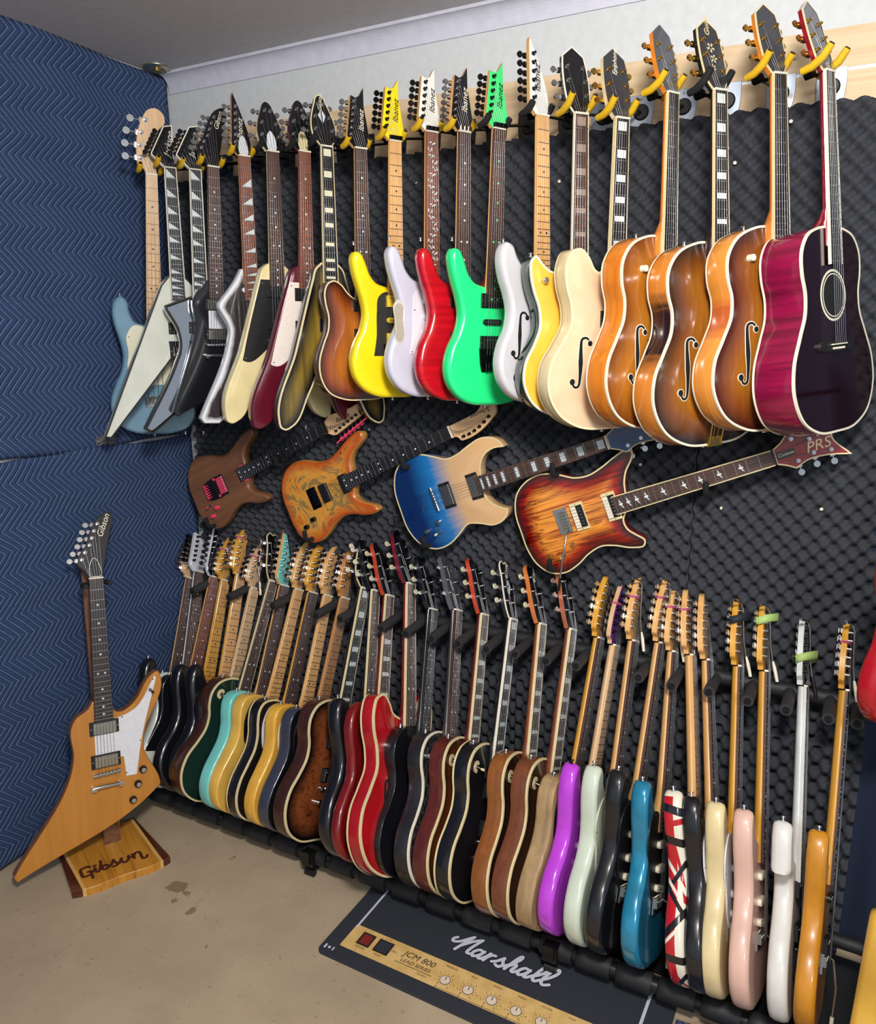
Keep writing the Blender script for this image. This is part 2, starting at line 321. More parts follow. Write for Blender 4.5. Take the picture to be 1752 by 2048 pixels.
# ------------------------------------------------------------------ headstocks
HD = {'strat': ([(-.021,0,1),(-.024,.010),(-.042,.021),(-.044,.033),(-.020,.150),(-.005,.176),(.022,.184),(.045,.168),(.046,.146),(.033,.130),(.026,.117),(.0215,.09),(.021,.04),(.021,0,1)],6,0,0),
      'tele': ([(-.021,0,1),(-.024,.012),(-.037,.022),(-.038,.034),(-.018,.160),(-.004,.179),(.018,.176),(.027,.156),(.020,.138),(.015,.120),(.019,.06),(.021,0,1)],6,0,0),
      'bass': ([(-.020,0,1),(-.024,.012),(-.048,.028),(-.050,.045),(-.028,.19),(-.008,.222),(.022,.232),(.050,.212),(.052,.182),(.032,.160),(.026,.14),(.020,.06),(.020,0,1)],4,0,0),
      'pointy': ([(-.021,0,1),(-.039,.020,1),(-.042,.034,1),(-.018,.160,1),(-.002,.154,1),(.012,.162,1),(.029,.188,1),(.026,.13,1),(.037,.036,1),(.021,0,1)],6,8,0),
      'pointycreep': ([(-.021,0,1),(-.038,.020,1),(-.040,.034,1),(-.022,.195,1),(-.018,.21,1),(.004,.15),(.030,.045),(.030,.036),(.021,0,1)],6,8,0),
      'shark': ([(-.021,0,1),(-.062,.040,1),(-.060,.048,1),(-.006,.148,1),(.026,.156,1),(.018,.05,1),(.021,0,1)],6,12,0),
      'banana': ([(-.021,0,1),(-.030,.02),(-.050,.048),(-.048,.062),(-.022,.105),(.000,.160),(.028,.200),(.062,.212),(.070,.198),(.058,.150),(.044,.095),(.030,.04),(.021,0,1)],6,12,0),
      'arrow': ([(-.021,0,1),(-.042,.030),(-.045,.048),(-.024,.135),(-.010,.163),(0,.168),(.010,.163),(.024,.135),(.045,.048),(.042,.030),(.021,0,1)],33,14,0),
      'book': ([(-.021,0,1),(-.031,.022),(-.036,.045),(-.040,.13),(-.044,.162),(-.030,.175),(-.014,.168),(0,.178,1),(.014,.168),(.030,.175),(.044,.162),(.040,.13),(.036,.045),(.031,.022),(.021,0,1)],33,15,0),
      'crown': ([(-.021,0,1),(-.038,.028),(-.041,.05),(-.041,.13),(-.036,.166,1),(-.013,.184),(0,.194,1),(.013,.184),(.036,.166,1),(.041,.13),(.041,.05),(.038,.028),(.021,0,1)],33,14,0),
      'flare': ([(-.021,0,1),(-.032,.022),(-.052,.045,1),(-.036,.075),(-.034,.12),(-.046,.165,1),(-.01,.148),(.052,.178,1),(.036,.12),(.034,.075),(.046,.042,1),(.032,.022),(.021,0,1)],33,10,0)}
_HP = {}
def head_poly(k):
    if k not in _HP: _HP[k] = ccw(cr(HD[k][0], .006))
    return _HP[k]
def leftx(poly, y):
    xs = [p[0] + (q[0] - p[0]) * (y - p[1]) / (q[1] - p[1]) for p, q in zip(poly, poly[1:] + poly[:1]) if (p[1] - y) * (q[1] - y) < 0]
    return min(xs), max(xs)
_C = {}
def cached(key, fn):
    if key not in _C: _C[key] = fn()
    return _C[key]
def tuner_mesh(mat, but, big=1.0, side=-1):
    def f():
        m = MB(); m.disc((0, 0, 0), .0058 * big, .002, 12); m.disc((0, 0, .002), .0036 * big, .009 * big, 10)
        m.box((side * .010, 0, -.019), (.020, .012 * big, .009)); m.tube([(side * .012, 0, -.012 - .006), (side * .028 * big, 0, -.018)], .0022 * big, 8)
        c = side * .034 * big; P = [(c + math.cos(a) * .009 * big, math.sin(a) * .0085 * big) for a in [2 * PI * i / 10 for i in range(10)]]
        m.prism(P, -.0205 * 1, -.0150, 1); return m.mesh('tuning_peg', [mat, but])
    return cached(('tun', mat.name, but.name, big, side), f)
def humb(cover, ring, poles=CHROME):
    def f():
        m = MB(); P = ccw([(-.044, -.0215), (.044, -.0215), (.044, .0215), (-.044, .0215)])
        if ring: m.prism(P, 0, .006, 1, bev=.001)
        m.prism(ccw([(-.035, -.0185), (.035, -.0185), (.035, .0185), (-.035, .0185)]), 0, .011, 0, bev=.0015)
        for i in range(6): m.disc((-.025 + .01 * i, .009, .011), .0022, .0008, 8, 2)
        if cover == 'zebra':
            m.prism(ccw([(-.034, -.018), (.034, -.018), (.034, -.001), (-.034, -.001)]), .0112, .0118, 3)
        if ring:
            for x in (-.040, .040): m.disc((x, 0, .006), .002, .0008, 8, 2)
        c = {'chrome': CHROME, 'nick': NICK, 'black': BLKP, 'zebra': BLKP, 'pink': PINK, 'gold': GOLD, 'yellow': paint((250, 214, 60)), 'white': WHITEP}[cover]
        return m.mesh('pickup', [c, ring or BLKP, poles, IVORY])
    return cached(('hb', cover, ring.name if ring else 0), f)
def single(cov):
    def f():
        m = MB(); P = [(-.035 + .009 * (1 - math.cos(a)) if 0 else (math.copysign(.026, math.cos(a)) + .009 * math.cos(a)), .009 * math.sin(a)) for a in [PI * 2 * (i + .5) / 16 for i in range(16)]]
        m.prism(ccw(P), 0, .009, 0, bev=.001)
        for i in range(6): m.disc((-.025 + .01 * i, 0, .009), .0024, .0010, 8, 1)
        return m.mesh('pickup', [cov, CHROME])
    return cached(('sc', cov.name), f)
def knob_mesh(kind):
    def f():
        m = MB()
        if kind == 'hat': m.disc((0, 0, 0), .0125, .008, 18, 0, rt=.0115); m.disc((0, 0, .008), .009, .006, 18, 0, rt=.008); m.disc((0, 0, .014), .0072, .0006, 16, 1)
        else: m.disc((0, 0, 0), .0095, .015, 18, 0, rt=.0085); m.disc((0, 0, .015), .0072, .0008, 16, 1)
        mm = {'hat': (BLKP, CHROME), 'black': (BLKP, BLKMET), 'chrome': (CHROME, STEEL), 'pink': (PINK, PINK), 'gold': (GOLD, GOLD), 'cream': (IVORY, IVORY), 'amber': (ORANGEW, BROWNW)}[kind]
        return m.mesh('knob', list(mm))
    return cached(('kn', kind), f)
def button_mesh(mat):
    def f():
        m = MB(); m.disc((0, 0, 0), .0052, .002, 12); m.disc((0, 0, .002), .0032, .006, 12); m.disc((0, 0, .008), .0065, .0035, 12, rt=.0055); return m.mesh('strap_button', [mat])
    return cached(('sb', mat.name), f)
def switch_mesh(tip, ring=None):
    def f():
        m = MB()
        if ring: m.disc((0, 0, 0), .017, .0015, 20, 1)
        m.disc((0, 0, .001), .006, .003, 12, 2); m.tube([(0, 0, .003), (.003, -.004, .016)], .0022, 8, 2); m.tube([(.003, -.004, .014), (.005, -.006, .024)], .0038, 8, 0)
        return m.mesh('selector_switch', [tip, ring or CREAM, STEEL])
    return cached(('sw', tip.name, ring.name if ring else 0), f)
def flat_poly(name, pts, z0, th, mat, parent, smooth=True, bev=0, label=None):
    m = MB(); m.prism(ccw(cr(pts, .01)) if smooth else ccw([p[:2] for p in pts]), z0, z0 + th, bev=bev)
    return link(name, m.mesh(name, [mat]), parent, label=label)

def text(name, s, size, mat, parent, M, shear=.3, ext=.0004, space=1.0, label=None):
    c = bpy.data.curves.new(name, 'FONT'); c.body = s; c.size = size; c.shear = shear; c.extrude = ext; c.align_x = 'CENTER'; c.align_y = 'CENTER'
    c.space_character = space; c.materials.append(mat); c.resolution_u = 3; c.offset = 0
    o = bpy.data.objects.new(name, c); COL.objects.link(o); o.parent = parent; o.matrix_local = M
    if label: o['label'] = label
    return o

def unit_fret(mt): m = MB(); m.box((0, 0, 0), (1, .0017, .0016)); return m.mesh('fret', [mt])
def fretx(sl, i): return sl * (1 - 2 ** (-i / 12))
def guitar(name, label, cat, group, k, N, B, theta, top, side, head, neck=MAPLE, fb=ROSE, inlay='dots', inmat=PEARL, T=None, hface=None, hmat=None,
           bind=None, bind2=None, fbind=None, hbind=None, pus=(), bridge='tom', hw=CHROME, tbut=None, guard=None, knobs=(), kn='hat', fh=None,
           logo=None, fine=True, btn=CHROME, buttons=True, switch=None, stringm=STEEL, nutm=IVORY, rev=False, nrot=0, extra=None, xdir=None):
    pts, L, sl, nf, yj, T0, A, r = SH[k]; T = T or T0
    N = Vector(N); B = Vector(B); yd = (N - B).normalized(); s = (N - B).length / L
    nn = Vector((math.sin(theta), -math.cos(theta), 0)) if xdir is None else Vector(xdir)
    zd = (nn - yd * nn.dot(yd)).normalized(); xd = yd.cross(zd)
    zt = T / 2 + (archz(A, .1) if A else 0)
    M = Matrix((xd, yd, zd)).transposed().to_4x4() @ Matrix.Scale(s, 4); M.translation = B - zd * T / 2 * s
    R = empty(name, label, cat, group, M)
    link('body', body_mesh(k, [top, side], T), R)
    if bind: link('binding', binding_mesh(k, bind, T, False, .0042 if k in ('prs', 's1', 'stub') else .006), R)
    if bind2: link('binding', binding_mesh(k, bind2, T, True), R)
    yb = L - sl                                     # bridge saddle
    zf = zt + (.012 if k in ('arch',) else .005 if k not in ('acou', 'es', 'lp', 'jet', 'prs', 's1') else .006)
    ye = L - fretx(sl, nf) - .007                   # fretboard end
    wide = 1.0 if k != 'bass' else 1.08
    w0, w1 = .0215, .0285 * wide
    def hw_at(y): return w0 + (w1 - w0) * (L - y) / (L - ye)
    # neck: rounded back lofted from body to nut
    m = MB(); prof = []; ys = [min(max(yj - .045, ye), yj - .002), yj + .0, yj + .018, yj + .05, yj + .12, (yj + L) / 2 + .05, L - .03, L]
    dp = [.030 if k not in ('arch', 'acou') else .07, .030 if k not in ('arch', 'acou') else .062, .026 if k not in ('arch', 'acou') else .040, .021, .020, .019, .018, .017]
    if k in ('arch', 'acou', 'es', 'lp'): ys[3] = yj + .045
    for y, d in zip(ys, dp):
        h = hw_at(max(y, ye)); prof.append([(h * math.cos(a), y, zf - .0005 - d * abs(math.sin(a)) ** .8) for a in [PI * i / 10 for i in range(11)]])
    vs = [v for p in prof for v in p]; fs = []
    for i in range(len(prof) - 1):
        for j in range(10): fs.append((i*11+j, (i+1)*11+j, (i+1)*11+j+1, i*11+j+1))
        fs.append((i*11+10, (i+1)*11+10, (i+1)*11, i*11))
    m.add(vs, fs, 0, True); m.add(prof[0], [list(range(11))]); m.add(prof[-1], [list(range(11))[::-1]])
    link('neck', m.mesh('neck', [neck]), R)
    # fretboard
    m = MB(); q = [(-hw_at(ye), ye), (hw_at(ye), ye), (w0, L), (-w0, L)]
    m.prism(q, zf - .0005, zf + .006, bev=.0006)
    if fbind:
        for sx in (-1, 1):
            q2 = [(sx * (hw_at(ye) + .0006), ye), (sx * (w0 + .0006), L), (sx * (w0 - .0022), L), (sx * (hw_at(ye) - .0022), ye)]
            m.prism(ccw(q2), zf - .001, zf + .0064, 1)
    link('fretboard', m.mesh('fretboard', [fb, fbind or fb]), R)
    fmt = STEEL if fb not in (MAPLE, MAPLEY, MAPLEP) else metal((120, 100, 80), .35)
    if fine:
        for i in range(1, nf + 1):
            y = L - fretx(sl, i); h = hw_at(y) - .001; o = link('fret', cached(('fret', fmt.name), lambda: unit_fret(fmt)), R, (0, y, zf + .0066)); o.scale = (2 * h, 1, 1)
    else:
        m = MB()
        for i in range(1, nf + 1):
            y = L - fretx(sl, i); h = hw_at(y) - .001; m.box((0, y, zf + .0066), (2 * h, .0017, .0016))
        link('frets', m.mesh('frets', [fmt]), R)['kind'] = 'stuff'
    # inlays
    m = MB(); zi = zf + .0061; ms = [i for i in (3, 5, 7, 9, 12, 15, 17, 19, 21, 24) if i <= nf]
    def flush():
        nonlocal m
        if fine and m.v: link('fret_marker', m.mesh('fret_marker', [inmat]), R); m = MB()
    if inlay in ('blocks', 'shark', 'trap', 'vine'): ms = ([1] if inlay != 'trap' else []) + ms
    for i in ms:
        a = L - fretx(sl, i - 1); b = L - fretx(sl, i); y = (a + b) / 2; h = hw_at(y); g = abs(a - b)
        if inlay == 'dots':
            
            for x in ((-.011, .011) if i in (12, 24) else (0,)): m.disc((x, y, zi), .0034, .0005, 10); flush()
        elif inlay == 'blocks': m.box((0, y, zi + .0002), (h * 1.25, g * .62, .0005))
        elif inlay == 'trap': m.prism(ccw([(-h * .72, y - g * .3), (h * .72, y - g * .22), (h * .72, y + g * .22), (-h * .72, y + g * .3)]), zi, zi + .0004)
        elif inlay == 'shark': m.prism(ccw([(-h * .82, y + g * .42), (-h * .82, y - g * .42), (h * .7, y - g * .42)]), zi, zi + .0004)
        elif inlay == 'sharkr': m.prism(ccw([(h * .82, y + g * .42), (-h * .7, y - g * .42), (h * .82, y - g * .42)]), zi, zi + .0004)
        elif inlay == 'birds':
            c = h * .62; m.prism(ccw([(-c, y - .003), (-c * .2, y - .004), (0, y - .009), (c * .25, y - .003), (c, y + .006), (c * .2, y + .002), (0, y + .006), (-c * .25, y + .001)]), zi, zi + .0004)
        flush()
    if inlay == 'vine':
        for i in range(26):
            y = ye + .012 + i * (L - ye - .03) / 26; x = .010 * math.sin(i * 1.25); a = i * 1.9
            for dx, dy, rr in ((0, 0, .0022), (.007, .004, .0034), (-.006, .006, .0028)):
                c_, s_ = math.cos(a), math.sin(a)
                m.prism(ccw([(x + dx + rr * 1.9 * math.cos(t) * c_ - rr * .7 * math.sin(t) * s_, y + dy + rr * 1.9 * math.cos(t) * s_ + rr * .7 * math.sin(t) * c_) for t in [2 * PI * j / 7 for j in range(7)]]), zi, zi + .0004)
    if m.v: link('fret_markers', m.mesh('fret_markers', [inmat]), R)['kind'] = 'stuff'
    m = MB(); m.box((0, L + .0025, zf + .004), (2 * w0, .005, .009)); link('nut', m.mesh('nut', [nutm]), R)
    # headstock (own frame at the nut)
    hp = head_poly(head) if not rev else ccw([(-a_, b_) for a_, b_ in head_poly(head)]); nt, ang = HD[head][1], HD[head][2]; hk = .93 if head == 'crown' else 1.0
    HM = Matrix.Translation((0, L + .004, zf - (.004 if ang == 0 else .001))) @ Matrix.Rotation(-math.radians(ang), 4, 'X') @ Matrix.Scale(hk, 4)
    m = MB(); m.prism(hp, -.014, 0, 0, 1, bev=.0012)
    H = link('headstock', m.mesh('headstock', [hface or neck, hmat or neck]), R); H.matrix_local = HM
    if hbind:
        m = MB(); n = len(hp); a = inset(hp, -.0008); b = inset(hp, .0028)
        m.add([(p[0], p[1], -.003) for p in a] + [(p[0], p[1], .0006) for p in a] + [(p[0], p[1], .0006) for p in b],
              [(i, (i + 1) % n, n + (i + 1) % n, n + i) for i in range(n)] + [(n + i, n + (i + 1) % n, 2*n + (i + 1) % n, 2*n + i) for i in range(n)])
        link('head_binding', m.mesh('head_binding', [hbind]), H)
    posts = []; hi = max(p[1] for p in hp)
    if nt == 33:
        for j in range(3):
            y = .052 + j * (.042 if head != 'crown' else .040)
            x0, x1 = leftx(hp, y); posts += [(x0 + .014, y, -1), (x1 - .014, y, 1)]
    else:
        y0, y1 = {'strat': (.036, .148), 'tele': (.036, .150), 'bass': (.052, .186), 'pointy': (.040, .142), 'pointycreep': (.044, .165), 'shark': (.052, .135), 'banana': (.060, .175)}[head]
        for j in range(nt):
            y = y0 + (y1 - y0) * j / (nt - 1); x0, x1 = leftx(hp, y); posts.append((x0 + .013, y, -1) if not rev else (x1 - .013, y, 1))
    for x, y, sd in posts:
        o = link('tuning_peg', tuner_mesh(hw, tbut or hw, 1.5 if head == 'bass' else 1.0, sd), H, (x, y, .0))
    if logo:
        tx, sz, lx, ly, la, lm = logo
        text('lettering', tx, sz, lm, H, Matrix.Translation((lx, ly, .0008)) @ Matrix.Rotation(math.radians(la), 4, 'Z'))
    # strings
    m = MB(); ns = 4 if k == 'bass' else 6; zb = zt + (.016 if k != 'arch' else .024); zn = zf + .0092
    HMi = HM
    pl = sorted(posts, key=lambda p: (p[1] if nt != 33 else (p[1] if p[2] < 0 else 1 - p[1])))
    for i in range(ns):
        xb = (-.026 + .052 * i / (ns - 1)) * wide; xn = -.0175 + .035 * i / (ns - 1); rr = .00055 - .00003 * i if ns == 6 else .0009
        yy = yb - (.03 if bridge != 'acou' else 0); a = Vector((xb, yb, zb)); b = Vector((xn, L + .003, zn))
        p = pl[i] if i < len(pl) else pl[-1]; c = HMi @ Vector((p[0], p[1], .006))
        m.tube([a, b, c], rr, 4, cap=False)
    link('strings', m.mesh('strings', [stringm]), R)
    # guard
    zg = T / 2 + .0002 if not A else zt + .002
    if guard:
        gp, gm = guard
        GP = {'strat': [(-.118,.30),(-.112,.345),(-.07,.386),(-.03,.378),(-.029,.335,1),(.029,.335,1),(.03,.362),(.06,.348),(.09,.372),(.108,.365),(.11,.31),(.095,.25),(.105,.19),(.118,.13),(.108,.10),(.08,.105),(.06,.13),(.05,.165),(-.045,.165),(-.072,.2),(-.09,.25)],
              'tele': [(-.11,.33),(-.09,.385),(-.03,.39),(-.029,.335,1),(.029,.335,1),(.033,.35),(.06,.322),(.10,.33),(.105,.28),(.09,.23),(.04,.22),(-.04,.225),(-.08,.24),(-.1,.28)],
              'jem': [(-.04,.345),(-.062,.33),(-.07,.28),(-.072,.2),(-.082,.14,1),(-.045,.14,1),(.045,.12),(.1,.08),(.12,.12),(.09,.2),(.085,.26),(.09,.33),(.05,.325),(.028,.335,1),(-.028,.345,1)],
              'bass': [(-.105,.40),(-.075,.44),(-.034,.43),(-.034,.36,1),(.034,.36,1),(.04,.385),(.07,.385),(.10,.41),(.11,.35),(.095,.27),(.12,.17),(.1,.13),(.06,.15),(.04,.2),(-.05,.2),(-.085,.215),(-.105,.27),(-.1,.33)],
              'expl': [(-.030,.322,1),(.055,.318,1),(.06,.252,1),(.092,.25,1),(.112,.355),(.170,.556,1),(.166,.564,1),(.09,.462),(.055,.450),(.030,.446,1),(-.030,.446,1)],
              'vee': [(-.060,.50,1),(-.135,.235),(-.138,.222),(-.130,.218),(-.004,.278),(.004,.278),(.130,.218),(.138,.222),(.135,.235),(.060,.50,1),(.03,.5,1),(-.03,.5,1)]}[gp]
        flat_poly('pickguard', GP, zg - .0005, .0028, gm, R, bev=.0006)
        mm = MB()
        for p in GP[::2]:
            c = np.mean([q[:2] for q in GP], 0); x = p[0] + (c[0] - p[0]) * .07; y = p[1] + (c[1] - p[1]) * .07
            mm.disc((x, y, zg + .0022), .0022, .0006, 8)
        link('guard_screws', mm.mesh('guard_screws', [BLKMET if gm is not BLKP else STEEL]), R)
    zp = zt + (.0022 if guard and k not in ('lp',) else 0)
    for (y, kind, *rest) in pus:
        ring = rest[0] if rest else None
        if kind in ('single',): me = single(rest[0] if rest else WHITEP)
        else: me = humb(kind, ring)
        link('pickup', me, R, (0, y, zp if not A else topz(k, 0, y, T) - .001), (0, 0, math.radians(-9) if kind == 'single' and y < .24 else 0))
    # bridge
    zt2 = zt
    m = MB()
    if bridge in ('tom', 'tomthru'):
        m.tube([(-.042, yb - .002, zt + .010), (.042, yb + .002, zt + .010)], .0055, 10, cap=True, r2=.9)
        for i in range(6): m.box((-.026 + .0104 * i, yb, zt + .0155), (.006, .008, .004), 1)
        for x in (-.037, .037): m.disc((x, yb, zt), .0045, .012, 10)
        link('bridge', m.mesh('bridge', [hw, STEEL]), R); m = MB()
        if bridge == 'tomthru':
            for i in range(6): m.disc((-.026 + .0104 * i, yb - .045 - .004 * i, zt - .002), .0030, .0032, 10)
            link('string_ferrules', m.mesh('string_ferrules', [CHROME]), R)
        if bridge == 'tom': m.tube([(-.046, yb - .042, zt + .010), (-.03, yb - .040, zt + .0115), (.03, yb - .040, zt + .0115), (.046, yb - .042, zt + .010)], .0065, 10)
        if bridge == 'tom':
            for x in (-.041, .041): m.disc((x, yb - .042, zt), .009, .016, 12)
            link('tailpiece', m.mesh('tailpiece', [hw]), R)
    elif bridge == 'floyd':
        m.prism(ccw([(-.047, yb + .020), (.047, yb + .020), (.042, yb - .03), (.036, yb - .052), (-.036, yb - .052), (-.042, yb - .03)]), zt + .001, zt + .006)
        for i in range(6): m.box((-.026 + .0104 * i, yb - .008, zt + .010), (.0085, .034, .009), 0); m.tube([(-.026 + .0104 * i, yb - .022, zt + .012), (-.026 + .0104 * i, yb - .047, zt + .014)], .0026, 8, 1)
        for i in range(6): m.disc((-.026 + .0104 * i, yb - .044, zt + .013), .0045, .007, 10, 1)
        for x in (-.037, .037): m.disc((x, yb + .014, zt), .006, .010, 12, 1)
        link('bridge', m.mesh('bridge', [hw, PINK if kn == 'pink' else hw]), R)
        m = MB(); m.box((0, L + .010, zf + .008), (.044, .012, .007))
        for i in range(3): m.box((-.014 + .014 * i, L + .010, zf + .0125), (.011, .011, .003))
        link('string_lock', m.mesh('string_lock', [hw]), R)
    elif bridge in ('trem', 'bass', 'hard', 'tremout'):
        m.prism(ccw([(-.041, yb + .018), (.041, yb + .018), (.041, yb - .026), (-.041, yb - .026)]), zp, zp + .003)
        for i in range(ns): m.box(((-.026 + .052 * i / (ns - 1)) * wide, yb, zp + .0065), (.0080, .024, .007), 1); m.disc(((-.026 + .052 * i / (ns - 1)) * wide, yb + .004, zp + .010), .0018, .0012, 8, 0)
        for i in range(6): m.disc((-.034 + .0136 * i, yb + .0155, zp + .003), .003, .0012, 8, 1)
        link('bridge', m.mesh('bridge', [hw, NICK if hw is CHROME else hw]), R)
        if bridge == 'tremout':
            m = MB(); m.tube([(.034, yb + .004, zp + .004), (.044, yb, zp + .022), (.10, yb - .030, zp + .034), (.175, yb - .070, zp + .030)], .0028, 8); m.tube([(.166, yb - .065, zp + .0305), (.205, yb - .087, zp + .027)], .0044, 8, 1)
            link('tremolo_arm', m.mesh('tremolo_arm', [hw, BLKP]), R)
        if bridge == 'trem':
            m = MB(); m.tube([(.036, yb + .004, zp + .004), (.038, yb - .004, zp + .02), (.05, yb - .07, zp + .03), (.054, yb - .14, zp + .026)], .0028, 8); m.tube([(.0535, yb - .135, zp + .0262), (.056, yb - .165, zp + .0245)], .0048, 8, 1)
            link('tremolo_arm', m.mesh('tremolo_arm', [hw, IVORY]), R)
    elif bridge == 'ash':
        m.prism(ccw([(-.042, yb + .038), (.042, yb + .038), (.042, yb - .026), (-.042, yb - .026)]), zp, zp + .003)
        for x in (-.0405, .0405): m.box((x, yb + .006, zp + .006), (.002, .062, .010))
        m.box((0, yb - .0255, zp + .006), (.082, .002, .010))
        for i in range(3): m.tube([(-.027 + .018 * i, yb, zp + .009), (-.011 + .018 * i, yb, zp + .009)], .0035, 8, 1)
        link('bridge', m.mesh('bridge', [hw, NICK]), R)
    elif bridge == 'arch':
        m.box((0, yb, zt + .004), (.13, .012, .008)); m.box((0, yb, zt + .014), (.075, .008, .012))
        link('bridge', m.mesh('bridge', [EBONY]), R); m = MB()
        ze = topz(k, 0, .01, T)
        for x in (-.022, .022): m.tube([(x, .0, ze + .004), (x, .07, zt + .006), (x * 1.1, .10, zt + .010)], .0028, 8)
        m.prism(ccw([(-.03, .095), (.03, .095), (.026, .112), (-.026, .112)]), zt + .006, zt + .013)
        m.box((0, -.002, ze - .012), (.052, .005, .036)); m.prism(ccw([(-.028, -.004), (.028, -.004), (.022, .022), (-.022, .022)]), ze + .001, ze + .005)
        for x in (-.008, .008): m.tube([(x, .012, ze + .004), (x, .098, zt + .010)], .0012, 6)
        link('tailpiece', m.mesh('tailpiece', [hw]), R)
    elif bridge == 'acou':
        m.prism(ccw(cr([(-.085, yb - .012), (-.05, yb - .016), (.05, yb - .016), (.085, yb - .012), (.085, yb + .004), (.04, yb + .010), (-.04, yb + .010), (-.085, yb + .004)])), zt, zt + .009)
        m.box((0, yb, zt + .011), (.072, .003, .008), 1)
        for i in range(6): m.disc((-.026 + .0104 * i, yb - .010, zt + .009), .003, .003, 8, 1)
        link('bridge', m.mesh('bridge', [EBONY, IVORY]), R)
        for rr, zz, mt in ((.064, .0006, IVORY), (.058, .0009, BLKP), (.054, .0012, IVORY)):
            m = MB(); m.disc((0, .345, zt), rr, zz, 40); link('rosette' if mt is IVORY else 'rosette_line', m.mesh('rosette', [mt]), R)
        m = MB(); m.disc((0, .345, zt), .051, .0016, 40); link('sound_hole', m.mesh('sound_hole', [DARK]), R)
    # f-holes
    if fh:
        fm, fb_, xs = fh
        for sx in xs:
            cx, cy, FH = sx * (.105 if k in ('es', 'arch') else .085), (.185 if k in ('es',) else .205 if k == 'arch' else .2), (.15 if k == 'arch' else .13)
            path = [(cx - sx * .030, cy + FH * .42), (cx - sx * .020, cy + FH * .50), (cx - sx * .006, cy + FH * .47), (cx - sx * .002, cy + FH * .3), (cx, cy, 0), (cx + sx * .002, cy - FH * .3), (cx + sx * .006, cy - FH * .47), (cx + sx * .018, cy - FH * .50), (cx + sx * .026, cy - FH * .42)]
            wd = [.003, .003, .0035, .0045, .007, .0045, .0035, .003, .003]
            for mt, ex, zo, nm in ([(fb_, .0022, .0004, 'f_hole_edge')] if fb_ else []) + [(fm, 0, .0009, 'f_hole')]:
                m = MB(); P = []; 
                pth = [np.array(p[:2]) for p in path]; fine = []; fw_ = []
                for i in range(8):
                    a, b = pth[i], pth[i + 1]; p0 = pth[max(i - 1, 0)]; p3 = pth[min(i + 2, 8)]
                    for j in range(5):
                        t = j / 5; fine.append(.5 * ((2 * a) + (-p0 + b) * t + (2*p0 - 5*a + 4*b - p3) * t*t + (-p0 + 3*a - 3*b + p3) * t**3)); fw_.append(wd[i] + (wd[i + 1] - wd[i]) * t)
                fine.append(pth[-1]); fw_.append(wd[-1]); vs = []
                for i, p in enumerate(fine):
                    d = fine[min(i + 1, len(fine) - 1)] - fine[max(i - 1, 0)]; d = d / (np.linalg.norm(d) + 1e-9); nn_ = np.array((-d[1], d[0])) * (fw_[i] + ex)
                    for q in (p + nn_, p - nn_): vs.append((q[0], q[1], topz(k, q[0], q[1], T) + zo))
                m.add(vs, [(2*i, 2*i+1, 2*i+3, 2*i+2) for i in range(len(fine) - 1)])
                for pp, rr in ((pth[0] - np.array((0, .004)), .0075), (pth[-1] + np.array((0, .004)), .0085)):
                    m.disc((pp[0], pp[1], topz(k, pp[0], pp[1], T) - .002), rr + ex, .002 + zo + .0002, 16)
                link(nm, m.mesh(nm, [mt]), R)
    for (x, y) in knobs: link('knob', knob_mesh(kn), R, (x, y, (topz(k, x, y, T) - .001) if A else zp))
    if switch: link('selector_switch', switch_mesh(switch[2], switch[3] if len(switch) > 3 else None), R, (switch[0], switch[1], (topz(k, switch[0], switch[1], T)) if A else zp))
    if buttons:
        link('strap_button', button_mesh(btn), R, (0, .001, 0), (PI / 2, 0, 0))
        hx, hy = {'strat': (-.126, .462), 'super': (-.140, .488), 'tele': (-.10, .405), 'lp': (-.075, .423), 'bass': (-.122, .548), 'prs': (-.140, .455), 'jet': (-.13, .44), 'arch': (-.06, .516), 'slab': (-.13, .466)}.get(k, (None, None))
        if hx: link('strap_button', button_mesh(btn), R, (hx, hy - .001, 0), (-PI / 2, 0, 0))
    if extra: extra(R, zt, zp, yb, L, zf, T, H)
    return R

exec_after = []

# ------------------------------------------------------------------ the room
def grid_mesh(name, X, Z, fn, mat, smooth=True, att=None):
    """X, Z 1-D arrays; fn(XX, ZZ) -> vertex array (n, 3)"""
    XX, ZZ = np.meshgrid(X, Z); V = fn(XX, ZZ).reshape(-1, 3).astype(np.float32); nx, nz = len(X), len(Z)
    i = np.arange(nx - 1)[None, :] + np.arange(nz - 1)[:, None] * nx; i = i.reshape(-1)
    F = np.stack([i, i + 1, i + nx + 1, i + nx], 1).astype(np.int32)
    me = bpy.data.meshes.new(name); me.vertices.add(len(V)); me.vertices.foreach_set('co', V.reshape(-1))
    me.loops.add(F.size); me.loops.foreach_set('vertex_index', F.reshape(-1)); me.polygons.add(len(F))
    me.polygons.foreach_set('loop_start', np.arange(0, F.size, 4, dtype=np.int32)); me.polygons.foreach_set('use_smooth', np.full(len(F), smooth))
    me.update(); me.validate(); me.materials.append(mat); return me
def boxobj(name, lo, hi, mat, parent=None, bev=0, kind=None):
    m = MB(); c = [(a + b) / 2 for a, b in zip(lo, hi)]; d = [b - a for a, b in zip(lo, hi)]; m.box(c, d); o = link(name, m.mesh(name, [mat]), parent)
    if bev:
        md = o.modifiers.new('b', 'BEVEL'); md.width = bev; md.segments = 2
    if kind: o['kind'] = kind
    return o
